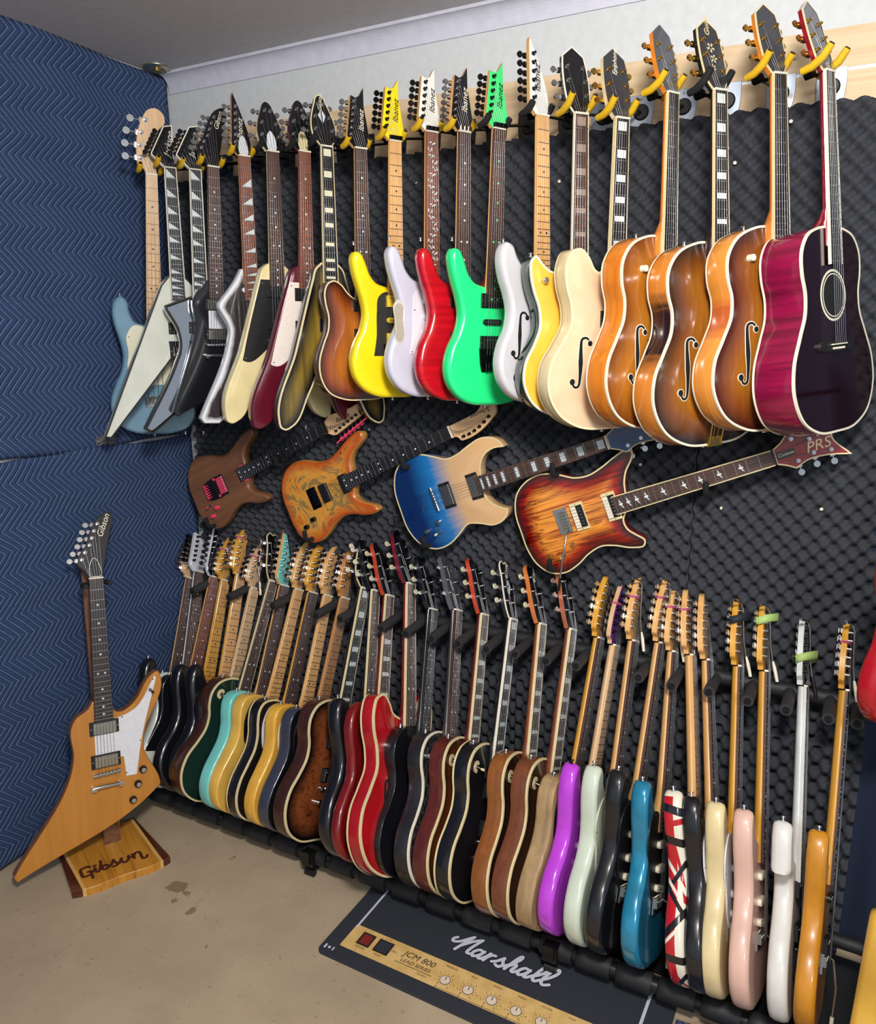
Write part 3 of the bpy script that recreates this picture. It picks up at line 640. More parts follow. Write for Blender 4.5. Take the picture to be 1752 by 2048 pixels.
# floor: beige short carpet
t = NT('carpet'); v = t.obj(); n1 = t.noise(v, 3.0, 3, .6); n2 = t.noise(v, 230, 3, .7); n3 = t.noise(v, 45, 3, .6)
c = t.ramp(n1, [(.3, (166, 148, 124)), (.7, (184, 165, 139))]); c = t.mix(t.math('MULTIPLY', t.math('GREATER_THAN', n3, .66), .35), c, (128, 108, 84))
def stain(t, v, cx, cy, r, c, col, w=14):
    s = t.sep(v); nn = t.noise(v, w, 4, .6)
    d = t.math('SQRT', t.math('ADD', t.math('POWER', t.math('SUBTRACT', s[0], cx), 2), t.math('POWER', t.math('SUBTRACT', s[1], cy), 2)))
    k = t.math('LESS_THAN', t.math('ADD', d, t.math('MULTIPLY_ADD', nn, .10, -.05)), r); return t.mix(t.math('MULTIPLY', k, .75), c, col)
for px, py, r in ((352, 1775, .030), (347, 1802, .010), (392, 1806, .010), (386, 1819, .011), (370, 1788, .008), (410, 1900, .006), (560, 1915, .006), (470, 1718, .007)):
    q = onZ(px, py, 0); c = stain(t, v, q.x, q.y, r, c, (124, 98, 66), 26)
t.bump(t.math('ADD', n2, t.math('MULTIPLY', n3, .8)), .5, .003)
floor = boxobj('floor', (-.1, -4.9, -.06), (5.2, .1, 0), t.fin(c, .95, spec=.15), kind='structure')
t = NT('wall_paint'); n = t.noise(t.obj(), 40, 3); t.bump(n, .08, .001); WALLP = t.fin(t.ramp(n, [(.3, (196, 199, 201)), (.7, (204, 207, 209))]), .7)
t = NT('ceiling_paint'); n = t.noise(t.obj(), 30, 3); CEILP = t.fin(t.ramp(n, [(.3, (200, 198, 202)), (.7, (208, 206, 210))]), .85)
boxobj('wall_back', (-.1, 0, 0), (5.2, .1, 2.8), WALLP, kind='structure')
boxobj('wall_left', (-.1, -4.9, 0), (0, 0, 2.8), WALLP, kind='structure')
boxobj('ceiling', (-.1, -4.9, 2.8), (5.2, .1, 2.9), CEILP, kind='structure')
# plaster cove where the back wall meets the ceiling
m = MB(); prof = [(0, 2.735), (-.006, 2.735)] + [(-.006 - .042 * (1 - math.cos(a)) , 2.738 + .054 * math.sin(a)) for a in [PI / 2 * i / 8 for i in range(9)]] + [(-.052, 2.8), (0, 2.8)]
n = len(prof); x0, x1 = .026, 5.1
m.add([(x0, p[0], p[1]) for p in prof] + [(x1, p[0], p[1]) for p in prof], [(i, n + i, n + (i + 1) % n, (i + 1) % n) for i in range(n)], 0, False)
m.add([(x0, p[0], p[1]) for p in prof], [list(range(n))]); m.add([(x1, p[0], p[1]) for p in prof], [list(range(n))[::-1]])
t = NT('cove_paint'); n_ = t.noise(t.obj(), 30, 2); o = link('trim_1', m.mesh('trim_1', [t.fin(t.ramp(n_, [(.3, (196, 196, 210)), (.7, (206, 206, 220))]), .6)])); o['kind'] = 'structure'
# ceiling fitting
q = onZ(318, 138, 2.8); F = empty('ceiling_fitting', 'small round bare metal light fitting on the ceiling near the corner', 'fitting', loc=(q.x + .01, q.y - .02, 2.8))
m = MB(); m.disc((0, 0, -.004), .050, .004, 24); m.disc((0, 0, -.009), .032, .005, 20, rt=.042); link('ring', m.mesh('ring', [metal((190, 186, 170), .35)]), F)
m = MB(); m.disc((0, 0, -.016), .014, .007, 14); m.tube([(0, 0, -.012), (.02, .01, -.018)], .004, 8); link('socket', m.mesh('socket', [GOLD]), F)

# ------------------------------------------------------------------ quilted moving blankets on the left wall
SPC, PV, AMP = .0243, .150, .070
def zig(u, v): f = (v / PV) % 1.0; return u + AMP * np.abs(2 * f - 1) - AMP / 2
def blanket_mat(ph, c1, c2, rot=0):
    t = NT('quilt_cloth'); v = t.obj(); w = t.noise(v, 2.2, 3, .6); s = t.sep(v); wob = t.math('MULTIPLY_ADD', w, .05, -.025)
    z = t.math('ADD', s[2], t.math('MULTIPLY_ADD', t.noise(v, 1.3, 2), .10, -.05)); f = t.math('FRACT', t.math('DIVIDE', z, PV)); tri = t.math('ABSOLUTE', t.math('MULTIPLY_ADD', f, 2, -1))
    u = t.math('ADD', t.math('ADD', s[1], wob), t.math('MULTIPLY', tri, AMP)); p = t.math('FRACT', t.math('ADD', t.math('DIVIDE', u, SPC), 40 + ph))
    d = t.math('ABSOLUTE', t.math('SUBTRACT', p, .5))                # 0.5 at the seam, 0 mid-channel
    line = t.math('GREATER_THAN', d, .440)
    thr = t.math('GREATER_THAN', t.noise(v, 220, 2), .34)
    f2 = t.noise(v, 320, 2, .7); c = t.ramp(f2, [(.35, c1), (.65, c2)])
    c = t.mix(t.math('MULTIPLY', t.math('MULTIPLY', line, thr), .85), c, (150, 172, 208))
    st = t.math('GREATER_THAN', t.noise(v, 9, 4, .7), .74); c = t.mix(t.math('MULTIPLY', st, .5), c, (78, 72, 62))
    h = t.math('SUBTRACT', 1, t.math('POWER', t.math('MULTIPLY', d, 2), 3)); h = t.math('ADD', h, t.math('MULTIPLY', f2, .12))
    t.bump(h, .9, .006); return t.fin(c, .85, spec=.25)
def blanket(label, y0, y1, z0, z1, x, ph, c1, c2, sag=.0):
    rng = np.random.RandomState(int(ph * 100) + 3)
    def fn(U, V):
        wob = .006 * np.sin(U * 7 + ph * 9) * np.sin(V * 5 + ph) + .004 * np.sin(U * 19 + V * 11 + ph * 5)
        edge = np.clip(np.minimum(V - z0, z1 - V) / .02, 0, 1) ** .5
        zz = V + .006 * np.sin(U * 9 + ph) * (V - (z0 + z1) / 2) / (z1 - z0) * 2
        return np.stack([x + .006 * edge + wob * .7 + .006, U, zz], -1)
    me = grid_mesh('moving_blanket', np.linspace(y1, y0, 150), np.linspace(z0, z1, 100), fn, blanket_mat(ph, c1, c2))
    o = link('moving_blanket', me); md = o.modifiers.new('s', 'SOLIDIFY'); md.thickness = .008; md.offset = -1
    return tag(o, label, 'blanket', 'quilted moving blankets on the walls')
zs = 1.43
blanket('blue zigzag-quilted moving blanket on the upper left wall under the ceiling', -3.2, -.012, zs, 2.795, .004, .0, (40, 58, 94), (56, 75, 114))
blanket('blue zigzag-quilted moving blanket on the lower left wall behind the leaning guitar', -3.2, -.014, .012, zs - .004, .004, .41, (40, 58, 94), (56, 75, 114))
# seam rip with stuffing showing
q = onX(210, 882, .02); m = MB(); rng = random.Random(5)
for i in range(26): m.tube([(.0, rng.uniform(-.045, .045), rng.uniform(-.015, .02)) for _ in range(4)], .0016, 5)
tag(link('cotton_stuffing', m.mesh('cotton_stuffing', [plain((120, 120, 122), .95, 'stuffing')]), None, (.026, q.y, q.z)), 'tuft of grey stuffing poking out of the blanket seam', 'stuffing', kind='stuff')

# ------------------------------------------------------------------ egg-crate foam sheets
t = NT('foam'); v = t.obj(); f = t.noise(v, 260, 2, .7); f1 = t.noise(v, 3, 2); c = t.ramp(f, [(.3, (48, 50, 55)), (.7, (68, 70, 77))]); t.bump(f, .25, .001); FOAM = t.fin(c, .92, spec=.2)
FA = .0243
def foam(label, x0, x1, z0, z1, y, ph=0.0, a=FA, depth=.044, step=.0068):
    def fn(X, Z):
        XX = X - ph; c_ = np.cos(PI * XX / a) * np.cos(PI * Z / a); h = (.5 + .5 * c_) ** .58
        e = np.minimum(np.minimum(X - x0, x1 - X), np.minimum(Z - z0, z1 - Z)); side = e < 1e-6
        Y = y - .014 - depth * h; Y = np.where(side, y, Y)
        Zo = Z + np.where(Z > z1 - 1e-6, .007 * np.cos(PI * XX / a), 0) + .002 * np.sin(X * 9 + Z * 3)
        return np.stack([X, Y, Zo], -1)
    xs = np.concatenate([[x0], np.linspace(x0 + .0005, x1 - .0005, int((x1 - x0) / step)), [x1]]); zz = np.concatenate([[z0], np.linspace(z0 + .0005, z1 - .0005, int((z1 - z0) / step)), [z1]])
    return tag(link('acoustic_foam_sheet', grid_mesh('acoustic_foam_sheet', xs, zz, fn, FOAM)), label, 'foam', 'black egg-crate foam on the back wall')
sx = onY(1383, 1080, -.03).x; sx0 = onY(1098, 420, -.03).x - .02
foam('black egg-crate foam sheet on the back wall nearest the blue blankets', .075, .93, .60, 2.408, -.001)
foam('black egg-crate foam sheet behind the middle of the hanging guitars', .932, sx - .001, .60, 2.410, -.001, .004)
foam('black egg-crate foam sheet on the back wall behind the archtop guitars', sx + .001, 2.60, .60, 2.409, -.001, .011)
foam('low black egg-crate foam sheet behind the left half of the floor rack', .06, 1.55, .02, .700, -.052, .006, .027)
foam('low black egg-crate foam sheet behind the right half of the floor rack', 1.552, 2.60, .02, .690, -.052, .0, .027)
m = MB(); rng = random.Random(3)
for k_, (px, py) in enumerate([(834, 367), (1119, 363), (1470, 326), (1455, 297), (1443, 1016), (1643, 1018), (1582, 243), (1281, 929), (790, 1030)]):
    q = onY(px, py, -.046); m2 = MB(); m2.disc((0, 0, 0), .0045, .003, 10, M=Matrix.Rotation(PI / 2, 4, 'X')); m2.tube([(0, 0, 0), (0, .03, 0)], .001, 5)
    tag(link('push_pin', m2.mesh('push_pin', [IVORY]), None, q), 'small white push pin in the foam ' + ['right of the yellow guitar neck', 'right of the neck of the plain white guitar', 'right of the neck of the dark sunburst archtop', 'just above and left of another pin', 'below the aslant red sunburst neck, left of two', 'below the aslant headstock at the right', 'beside the neck of the acoustic guitar', 'above the horn of the zebra-grained guitar', 'left of the blue fade guitar'][k_], 'pin', 'white pins in the foam')
# blue blanket beyond the foam, right end
t_ = blanket_mat(.7, (38, 50, 82), (54, 70, 108))
def fnb(U, V): return np.stack([U, -.02 - .018 * (1 + np.sin(U * 38)) - .006 * np.sin(V * 6 + U * 9), V], -1)
o = link('hanging_blanket', grid_mesh('hanging_blanket', np.linspace(2.56, 3.3, 60), np.linspace(.02, 2.36, 80), fnb, plain((30, 40, 66), .9, 'navy_cloth')))
tag(o, 'dark navy blanket hanging past the right end of the foam', 'blanket')

# ------------------------------------------------------------------ plywood batten above the foam
t = NT('plywood'); v = t.obj((1.2, 20, 24)); f = t.noise(v, 1.6, 4, .6, .8); c = t.ramp(f, [(.25, (196, 166, 128)), (.5, (212, 186, 150)), (.8, (222, 200, 168))]); PLY = t.fin(c, .65)
BT = empty('plywood_batten', 'long pale plywood batten screwed to the wall above the foam', 'batten', loc=(.045, -.001, 2.395))
zb0, zb1 = 0.0, .185; zm = onY(1450, 172, -.018).z - 2.395
boxobj('plank', (.0, -.018, 0), (1.62, -.001, .185), PLY, BT); boxobj('plank', (1.622, -.018, 0), (3.2, -.001, zm - .004), PLY, BT); boxobj('plank', (1.622, -.018, zm + .004), (3.2, -.001, .185), PLY, BT)
boxobj('metal_strip', (1.622, -.016, zm - .004), (3.2, -.001, zm + .004), metal((200, 206, 214), .45), BT)
for px, py in ((1449, 132), (1447, 211), (1588, 114), (1582, 193), (1199, 245)):
    q = onY(px, py, -.019); m = MB(); m.disc((0, 0, 0), .0085, .003, 14, M=Matrix.Rotation(PI / 2, 4, 'X'), rt=.006); o = link('screw', m.mesh('screw', [STEEL]), BT, (q.x - .045, q.y, q.z - 2.395))


# ------------------------------------------------------------------ top row: guitars hanging from the batten
YN = -.25
SIDEB = None
def sideburst(c1, c2, y0=.30, w=.10):
    t = NT('side_burst'); v = t.obj(); s = t.sep(v); d = t.math('ABSOLUTE', t.math('SUBTRACT', s[1], y0)); n = t.noise(t.obj((6, 40, 6)), 2, 4)
    return t.fin(t.ramp(t.math('ADD', t.math('DIVIDE', d, w * 2), t.math('MULTIPLY_ADD', n, .3, -.15)), [(.25, c2), (.55, c1)]), .25, 0, .8)
def flame(c1, c2):
    t = NT('flame_maple'); f = t.noise(t.obj((1.5, 22, 1.5)), 3, 4, .6, .5); return t.fin(t.ramp(f, [(.3, c2), (.65, c1)]), .22, 0, .9)
MIRROR = metal((196, 198, 204), .06)
t = NT('worn_finish'); d = t.attr(); g = t.noise(t.obj((60, 2.2, 60)), 2, 5, .7, .3); n = t.noise(t.obj(), 9, 3)
e = t.math('ADD', d, t.math('MULTIPLY_ADD', n, .03, -.015)); c = t.ramp(g, [(.42, (26, 24, 27)), (.60, (60, 52, 54)), (.74, (176, 168, 166))])
WORN = t.fin(t.mix(t.ramp(t.math('DIVIDE', e, .03), [(.25, (255, 255, 255)), (.7, (0, 0, 0))]), c, (226, 226, 232)), .4, 0, .3)
WHITEG = paint((222, 224, 232)); CREAMG = paint((236, 218, 164)); PINKW = plain((240, 226, 216), .4, 'parchment')
def grip(R, zt, zp, yb, L, zf, T, H):
    for nm, sc, dz, mt in (('handle_rim', 1.18, .0004, plain((205, 200, 196), .5)), ('handle_hole', 1.0, .0008, plain((176, 168, 150), .7))):
        m = MB(); P = cr([(-.118 + x * sc, .235 + y * sc) for x, y in [(-.018, .05), (-.006, .062), (.010, .055), (.012, .03), (.010, .005), (.014, -.02), (.012, -.045), (0, -.058), (-.012, -.05), (-.014, -.02), (-.016, .01)]], .006)
        m.prism(ccw(P), zt - .001, zt + dz); link(nm, m.mesh(nm, [mt]), R)
def round_hole(R, zt, zp, yb, L, zf, T, H):
    m = MB(); m.disc((-.098, .078, zt - .001), .013, .0018, 24); link('sound_port', m.mesh('sound_port', [DARK]), R)
def cover(mt):
    def f(R, zt, zp, yb, L, zf, T, H):
        m = MB(); m.prism(ccw(cr([(-.014, .004), (-.017, .03), (-.008, .06), (0, .068), (.008, .06), (.017, .03), (.014, .004)], .006)), .0004, .0022); link('truss_cover', m.mesh('truss_cover', [mt]), H)
    return f
def splitdiamond(R, zt, zp, yb, L, zf, T, H):
    m = MB()
    for P in ([(-.002, .075), (-.002, .118), (-.014, .099)], [(.002, .075), (.002, .118), (.014, .099)]): m.prism(ccw(P), .0004, .0012)
    link('head_inlay', m.mesh('head_inlay', [PEARL]), H)
def flower(R, zt, zp, yb, L, zf, T, H):
    m = MB()
    for cx, cy, s_ in ((0, .115, 1.2), (.004, .085, 1.0), (-.004, .06, .8)):
        for a in range(5):
            b = a * PI * .4 + cy * 30; m.prism(ccw([(cx + s_ * .011 * math.cos(b + u) * w_, cy + s_ * .011 * math.sin(b + u) * w_) for u, w_ in ((-.3, .3), (-.25, 1), (.25, 1), (.3, .3))]), .0004, .001)
    link('head_inlay', m.mesh('head_inlay', [CREAM]), H)
BM = metal((60, 60, 64), .3)
G_ = 'guitars hanging from the batten'
HUNGT = [
 dict(label='pale blue bass guitar with maple neck hanging against the blue blanket', th=60, y=-.31, cat='bass guitar', k='bass', px=(302, 350), q=(307, 603), s=.955, top=paint((112, 150, 174), .3, .8, .04), head='bass', neck=MAPLEP, fb=MAPLEP, inmat=BLKP, guard=('bass', plain((226, 222, 196), .4, 'mint')), pus=[(.27, 'single', BLKP)], bridge='bass'),
 dict(label='white offset V-shaped guitar with black pinstripe and shark-fin fret markers', th=62, y=-.30, cat='electric guitar', k='rhoads', px=(339, 337), q=(357, 611), s=.965, top=paint((214, 216, 204)), head='shark', neck=paint((214, 216, 204)), fb=EBONY, inlay='shark', bind=BLKP, fbind=IVORY, hface=BLACK, hmat=WHITEG, hbind=IVORY, pus=[(.405, 'black', BLKP), (.318, 'nick', BLKP)], bridge='floyd', hw=BM, logo=('Jackson', .032, .006, .085, 76, IVORY)),
 dict(label='mirror-finished angular guitar with black pinstripe, next to the white V', th=62, y=-.29, cat='electric guitar', k='kelly', px=(388, 341), q=(399, 600), s=.965, top=MIRROR, head='shark', neck=WHITEG, fb=EBONY, inlay='shark', bind=BLKP, fbind=IVORY, hface=BLACK, hbind=IVORY, pus=[(.40, 'black', BLKP), (.33, 'black', BLKP)], bridge='floyd', hw=BM, logo=('Jackson', .03, .004, .085, 76, IVORY)),
 dict(label='black angular guitar with white plate between two metal pickups', th=64, y=-.27, cat='electric guitar', k='expb', px=(425, 335), q=(432, 605), s=.96, top=BLACK, head='banana', neck=BLACK, fb=ROSE, guard=('expl', WHITEP), pus=[(.425, 'nick', BLKP), (.315, 'nick', BLKP)], hface=BLACK, logo=('Gibson', .024, .036, .165, 70, IVORY)),
 dict(label='white-edged guitar with worn black grain front and pointed body corner', th=64, cat='electric guitar', k='ice', px=(487, 314), q=(503, 605), s=.955, top=WORN, side=WHITEG, head='pointycreep', neck=MAPLE, fb=ROSER, inlay='sharkr', hface=BLACK, pus=[(.475, 'single', WHITEP)], bridge='tom', logo=('Ibanez', .028, -.004, .09, 84, IVORY), tw=-.0, ex=cover(WHITEP)),
 dict(label='cream V-shaped guitar with black pickguard', cat='electric guitar', k='vee', px=(544, 305), q=(554, 591), s=.965, top=CREAMG, head='arrow', neck=CREAMG, fb=ROSE, hface=BLACK, hmat=CREAMG, guard=('vee', BLKP), pus=[(.46, 'black', BLKP), (.35, 'black', BLKP)], knobs=[(.07, .2), (.09, .16)], ex=cover(WHITEP), sl='b'),
 dict(label='burgundy V-shaped guitar with cream pickguard', cat='electric guitar', k='vee', px=(607, 305), q=(612, 587), s=.965, top=paint((96, 16, 34)), head='arrow', neck=paint((96, 16, 34)), fb=ROSER, hface=BLACK, guard=('vee', PINKW), pus=[(.46, 'black', BLKP), (.35, 'black', BLKP)], ex=cover(CREAM), sl='b'),
 dict(label='gold and black burst V-shaped guitar with cream binding and block fret markers', cat='electric guitar', k='vee', px=(651, 295), q=(659, 548), s=.965, top=burst((158, 128, 48), (118, 98, 46), (22, 22, 26), (.010, .035, .062), .5), side=BLACK, head='arrow', neck=BLACK, fb=EBONY, inlay='blocks', inmat=plain((238, 232, 200), .3), bind=CREAM, fbind=CREAM, hface=BLACK, hbind=CREAM, pus=[(.46, 'nick', BLKP), (.35, 'nick', BLKP)], logo=('Gibson', .020, 0, .142, 80, IVORY), ex=splitdiamond, sl='b'),
 dict(label='amber and brown sunburst guitar with cream binding, between the gold V and the yellow one', th=62, cat='electric guitar', k='stub', px=(717, 300), q=(722, 536), s=.965, top=burst((196, 116, 42), (150, 72, 28), (58, 16, 18), (.006, .035, .085), .4), side=paint((70, 24, 20)), head='pointy', neck=MAPLE, fb=ROSE, bind=CREAM, hface=BLACK, pus=[(.315, 'black', None), (.22, 'black', None)], hw=CHROME, logo=('Ibanez', .026, .012, .085, 86, IVORY)),
 dict(label='bright yellow guitar with black pickguard, yellow pickups and maple fretboard', th=62, cat='electric guitar', k='super', px=(788, 284), q=(790, 578), s=.955, top=paint((253, 226, 26), .3, .6, .02), head='pointy', neck=MAPLE, fb=MAPLE, inmat=BLKP, hface=paint((250, 222, 30)), guard=('jem', plain((52, 50, 48), .4, 'smoke_plastic')), pus=[(.316, 'yellow'), (.255, 'single', paint((250, 214, 60))), (.195, 'yellow')], bridge='floyd', hw=BLKMET, logo=('Ibanez', .028, .012, .09, 84, BLKP)),
 dict(label='lavender-white guitar with a hand grip cut through its body and vine fret markers', th=62, cat='electric guitar', k='super', px=(861, 266), q=(862, 536), s=.96, top=paint((206, 206, 222), .3, .6, .02), head='pointy', neck=MAPLE, fb=ROSER, inlay='vine', hface=paint((236, 234, 226)), guard=('jem', paint((232, 230, 238))), pus=[(.316, 'white'), (.255, 'single', WHITEP), (.195, 'white')], bridge='floyd', hw=BM, logo=('Ibanez', .028, .012, .09, 84, BLKP), ex=grip),
 dict(label='glossy candy red guitar with a black headstock', th=62, cat='electric guitar', k='super', px=(926, 266), q=(924, 521), s=.955, top=flame((206, 12, 34), (170, 6, 24)), head='pointy', neck=MAPLE, fb=ROSE, hface=BLACK, pus=[(.316, 'black', BLKP), (.195, 'black', BLKP)], bridge='floyd', hw=CHROME, logo=('Ibanez', .028, .012, .09, 84, IVORY)),
 dict(label='mint green guitar with matching headstock and three black pickups', th=62, cat='electric guitar', k='super', px=(995, 260), q=(985, 593), s=.962, top=paint((38, 240, 140), .3, .6, .02), head='pointy', neck=MAPLE, fb=ROSE, inmat=plain((90, 220, 130), .4), hface=paint((60, 226, 122)), pus=[(.320, 'black', metal((90, 92, 90), .3)), (.256, 'single', BLKP), (.193, 'black', metal((90, 92, 90), .3))], bridge='floyd', hw=BM, logo=('Ibanez', .028, .012, .09, 84, BLKP), sl='b'),
 dict(label='plain white guitar with an f-hole and a maple fretboard, right of the green one', th=64, cat='electric guitar', k='strat', px=(1082, 234), q=(1082, 558), s=.965, top=paint((208, 206, 210), .3, .6, .02), head='pointycreep', neck=MAPLE, fb=MAPLE, inmat=BLKP, hface=paint((234, 232, 228)), pus=[(.30, 'white')], bridge='trem', fh=(DARK, None, (-1,)), hw=BM, logo=('Ibanez', .03, -.004, .10, 84, BLKP), sl='b', ex=round_hole),
 dict(label='amber-topped guitar with dark green sides and short pointed horns', th=53, cat='electric guitar', k='jet', px=(1154, 233), q=(1151, 532), s=1.0, T=.050, top=paint((248, 190, 66), .3, .7, .03), side=paint((14, 52, 40), .18, .9), head='crown', neck=BLACK, fb=ROSE, inlay='blocks', inmat=plain((150, 130, 120), .4), bind=IVORY, fbind=IVORY, hface=BLACK, hbind=IVORY, pus=[(.29, 'nick', IVORY), (.20, 'nick', IVORY)], hw=CHROME, knobs=[(-.105, .375)], kn='chrome', plate='s'),
 dict(label='blonde semi-hollow guitar with cream sides and f-holes', th=55, cat='electric guitar', k='es', px=(1235, 242), q=(1227, 479), s=1.01, T=.050, top=paint((232, 204, 166), .3, .7, .03), side=wood((232, 214, 172), (222, 200, 150)), head='crown', neck=wood((232, 212, 168), (220, 196, 148)), fb=EBONY, inlay='blocks', bind=plain((246, 232, 186), .4), bind2=plain((246, 232, 186), .4), fbind=CREAM, hface=paint((52, 54, 58)), hmat=wood((232, 212, 168), (220, 196, 148)), pus=[(.30, 'black', BLKP), (.22, 'black', BLKP)], fh=(DARK, IVORY, (-1, 1)), hw=GOLD, plate='s', logo=('Epiphone', .020, 0, .155, 82, IVORY)),
 dict(label='orange-sided archtop guitar, leftmost of the three archtops', th=64, cat='archtop guitar', k='arch', px=(1328, 194), q=(1322, 479), s=.965, top=burst((192, 122, 36), (168, 100, 28), (120, 62, 22), (.004, .05, .11), .25), side=ORANGEW, head='crown', neck=ORANGEW, fb=EBONY, inlay='none', bind=IVORY, bind2=IVORY, fbind=CREAM, hface=paint((70, 72, 76)), hmat=ORANGEW, pus=[(.42, 'gold')], bridge='arch', fh=(DARK, IVORY, (-1, 1)), hw=GOLD, knobs=[(-.088, .43)], kn='cream', plate='s'),
 dict(label='dark brown sunburst archtop guitar, middle of the three archtops', th=57, cat='archtop guitar', k='arch', px=(1422, 190), q=(1424, 472), s=1.0, top=burst((176, 112, 34), (120, 66, 22), (20, 9, 12), (.008, .05, .105), .25), side=sideburst((214, 130, 46), (38, 12, 16)), head='crown', neck=wood((52, 18, 18), (30, 10, 12)), fb=EBONY, inlay='blocks', bind=IVORY, bind2=IVORY, fbind=CREAM, hface=paint((40, 42, 46)), hmat=BLACK, hbind=CREAM, pus=[(.42, 'nick', BLKP)], bridge='arch', fh=(DARK, IVORY, (-1, 1)), hw=GOLD, plate='s', sl='b', ex=flower, logo=('Guild', .024, .0, .172, 82, CREAM)),
 dict(label='amber sunburst archtop guitar with two pickups, rightmost of the three archtops', th=54, cat='archtop guitar', k='arch', px=(1540, 158), q=(1544, 472), s=.965, top=burst((178, 112, 34), (128, 66, 22), (64, 20, 14), (.008, .045, .10), .25), side=sideburst((232, 150, 60), (196, 96, 40), .30, .05), head='crown', neck=AMBERW, fb=EBONY, inlay='none', bind=IVORY, bind2=IVORY, fbind=CREAM, hface=paint((62, 64, 70)), hmat=AMBERW, hbind=CREAM, pus=[(.44, 'black', BLKP), (.31, 'black', BLKP)], bridge='arch', fh=(DARK, IVORY, (-1, 1)), hw=GOLD, knobs=[(-.09, .44)], kn='cream', plate='s'),
 dict(label='acoustic guitar with magenta flamed sides and dark top at the right end', th=66, cat='acoustic guitar', k='acou', px=(1651, 147), q=(1664, 523), s=.96, top=paint((30, 10, 16), .12, 1.0), side=flame((140, 10, 60), (96, 4, 38)), head='crown', neck=flame((142, 10, 34), (108, 6, 26)), fb=EBONY, inlay='none', bind=IVORY, bind2=IVORY, fbind=IVORY, hface=paint((60, 62, 72)), hmat=flame((142, 10, 34), (108, 6, 26)), hbind=CREAM, bridge='acou', hw=GOLD, plate='s'),
]
SLEEVE = {'y': YEL, 'b': FOAMB}
def hanger(N, Rm, s, T, yellow, silver, lab):
    z0 = 2.480; R = empty('guitar_hanger', lab, 'hanger', 'guitar hangers on the batten', loc=(N.x, -.018, z0))
    pm = metal((170, 180, 196), .45) if silver else BLACK
    P = [(-.034, .045, 1), (.034, .045, 1), (.035, 0), (.028, -.038), (.012, -.058), (-.012, -.058), (-.028, -.038), (-.035, 0)]
    m = MB(); m.prism(ccw(cr(P, .006)), 0, .004, bev=.001); M = Matrix.Translation((0, -.001, -.035)) @ Matrix.Rotation(PI / 2, 4, 'X')
    o = link('plate', m.mesh('plate', [pm]), R); o.matrix_local = M
    m = MB(); m.disc((0, 0, .004), .022, .004, 18, rt=.018)
    for y in (.034, -.046): m.disc((0, y, .004), .0035, .0012, 10, 1)
    o = link('boss', m.mesh('boss', [BLKP, STEEL]), R); o.matrix_local = M
    xd, yd, zd = Rm.col[0].to_3d().normalized(), Rm.col[1].to_3d().normalized(), Rm.col[2].to_3d().normalized()
    C = N - zd * (T * .0 + .034) + yd * .012 - Vector((N.x, -.018, z0))
    m = MB(); m.tube([(0, -.008, -.035), (0, -.04, -.037), (C.x * .6, C.y * .7, -.035 * .4 + C.z * .6), tuple(C)], .0042, 8); link('arm', m.mesh('arm', [BLKMET]), R)
    m = MB(); m.tube([C - xd * .036, C, C + xd * .036], .0048, 8); m.tube([C + zd * -.012, C + zd * .008], .011, 12); link('yoke', m.mesh('yoke', [BLKMET]), R)
    for sd in (-1, 1):
        a = C + xd * .036 * sd; kk = 1.0 if silver else .62; pts = [a - zd * .002, a + zd * .022 * kk + yd * .002, a + zd * .048 * kk + yd * .014 * kk, a + zd * .068 * kk + yd * .034 * kk]
        m = MB(); m.tube(pts, [.0085, .0095, .0095, .0085], 10); m.tube([pts[-1], pts[-1] + (pts[-1] - pts[-2]) * .08], .0062, 8, 1); link('padded_prong', m.mesh('padded_prong', [SLEEVE['y' if yellow else 'b'], BLKP]), R)
def put_hung(d):
    k = d['k']; yn = d.get('y', YN); s = d['s'] * (CAM.y - yn) / (CAM.y + .215); N = onY(*d['px'], yn); B = N + (onY(*d['q'], yn) - N).normalized() * SH[k][1] * s; T = d.get('T', SH[k][5])
    R = guitar('bass_guitar' if k == 'bass' else 'acoustic_guitar' if k == 'acou' else 'archtop_guitar' if k == 'arch' else 'electric_guitar', d['label'], d['cat'], G_, k, N, B, math.radians(d.get('th', 64)), d['top'], d.get('side', d['top']), d['head'], neck=d.get('neck', MAPLE), fb=d.get('fb', ROSE), inlay=d.get('inlay', 'dots'), inmat=d.get('inmat', PEARL), T=d.get('T'), hface=d.get('hface'), hmat=d.get('hmat'), bind=d.get('bind'), bind2=d.get('bind2'), fbind=d.get('fbind'), hbind=d.get('hbind'), pus=d.get('pus', ()), bridge=d.get('bridge', 'tom'), hw=d.get('hw', CHROME), tbut=d.get('tbut'), guard=d.get('guard'), knobs=d.get('knobs', ()), kn=d.get('kn', 'hat'), fh=d.get('fh'), logo=d.get('logo'), extra=d.get('ex'))
    hanger(N, R.matrix_world.to_3x3() if 0 else Matrix(R.matrix_basis), s, T, d.get('sl', 'y') == 'y', d.get('plate') == 's', ('grey' if d.get('plate') == 's' else 'black') + ' wall hanger with ' + ('yellow' if d.get('sl', 'y') == 'y' else 'black') + ' prongs holding the ' + d['hl'])
HL = ['pale blue bass', 'white offset V guitar', 'mirror-finished guitar', 'black guitar with metal pickups', 'white-edged worn guitar', 'cream V guitar', 'burgundy V guitar', 'gold burst V guitar', 'amber sunburst guitar', 'bright yellow guitar', 'lavender-white guitar', 'candy red guitar', 'mint green guitar', 'plain white f-hole guitar', 'amber guitar with green sides', 'blonde semi-hollow guitar', 'leftmost archtop', 'middle archtop', 'rightmost archtop', 'magenta-sided acoustic']
for d, h in zip(HUNGT, HL): d['hl'] = h; put_hung(d)


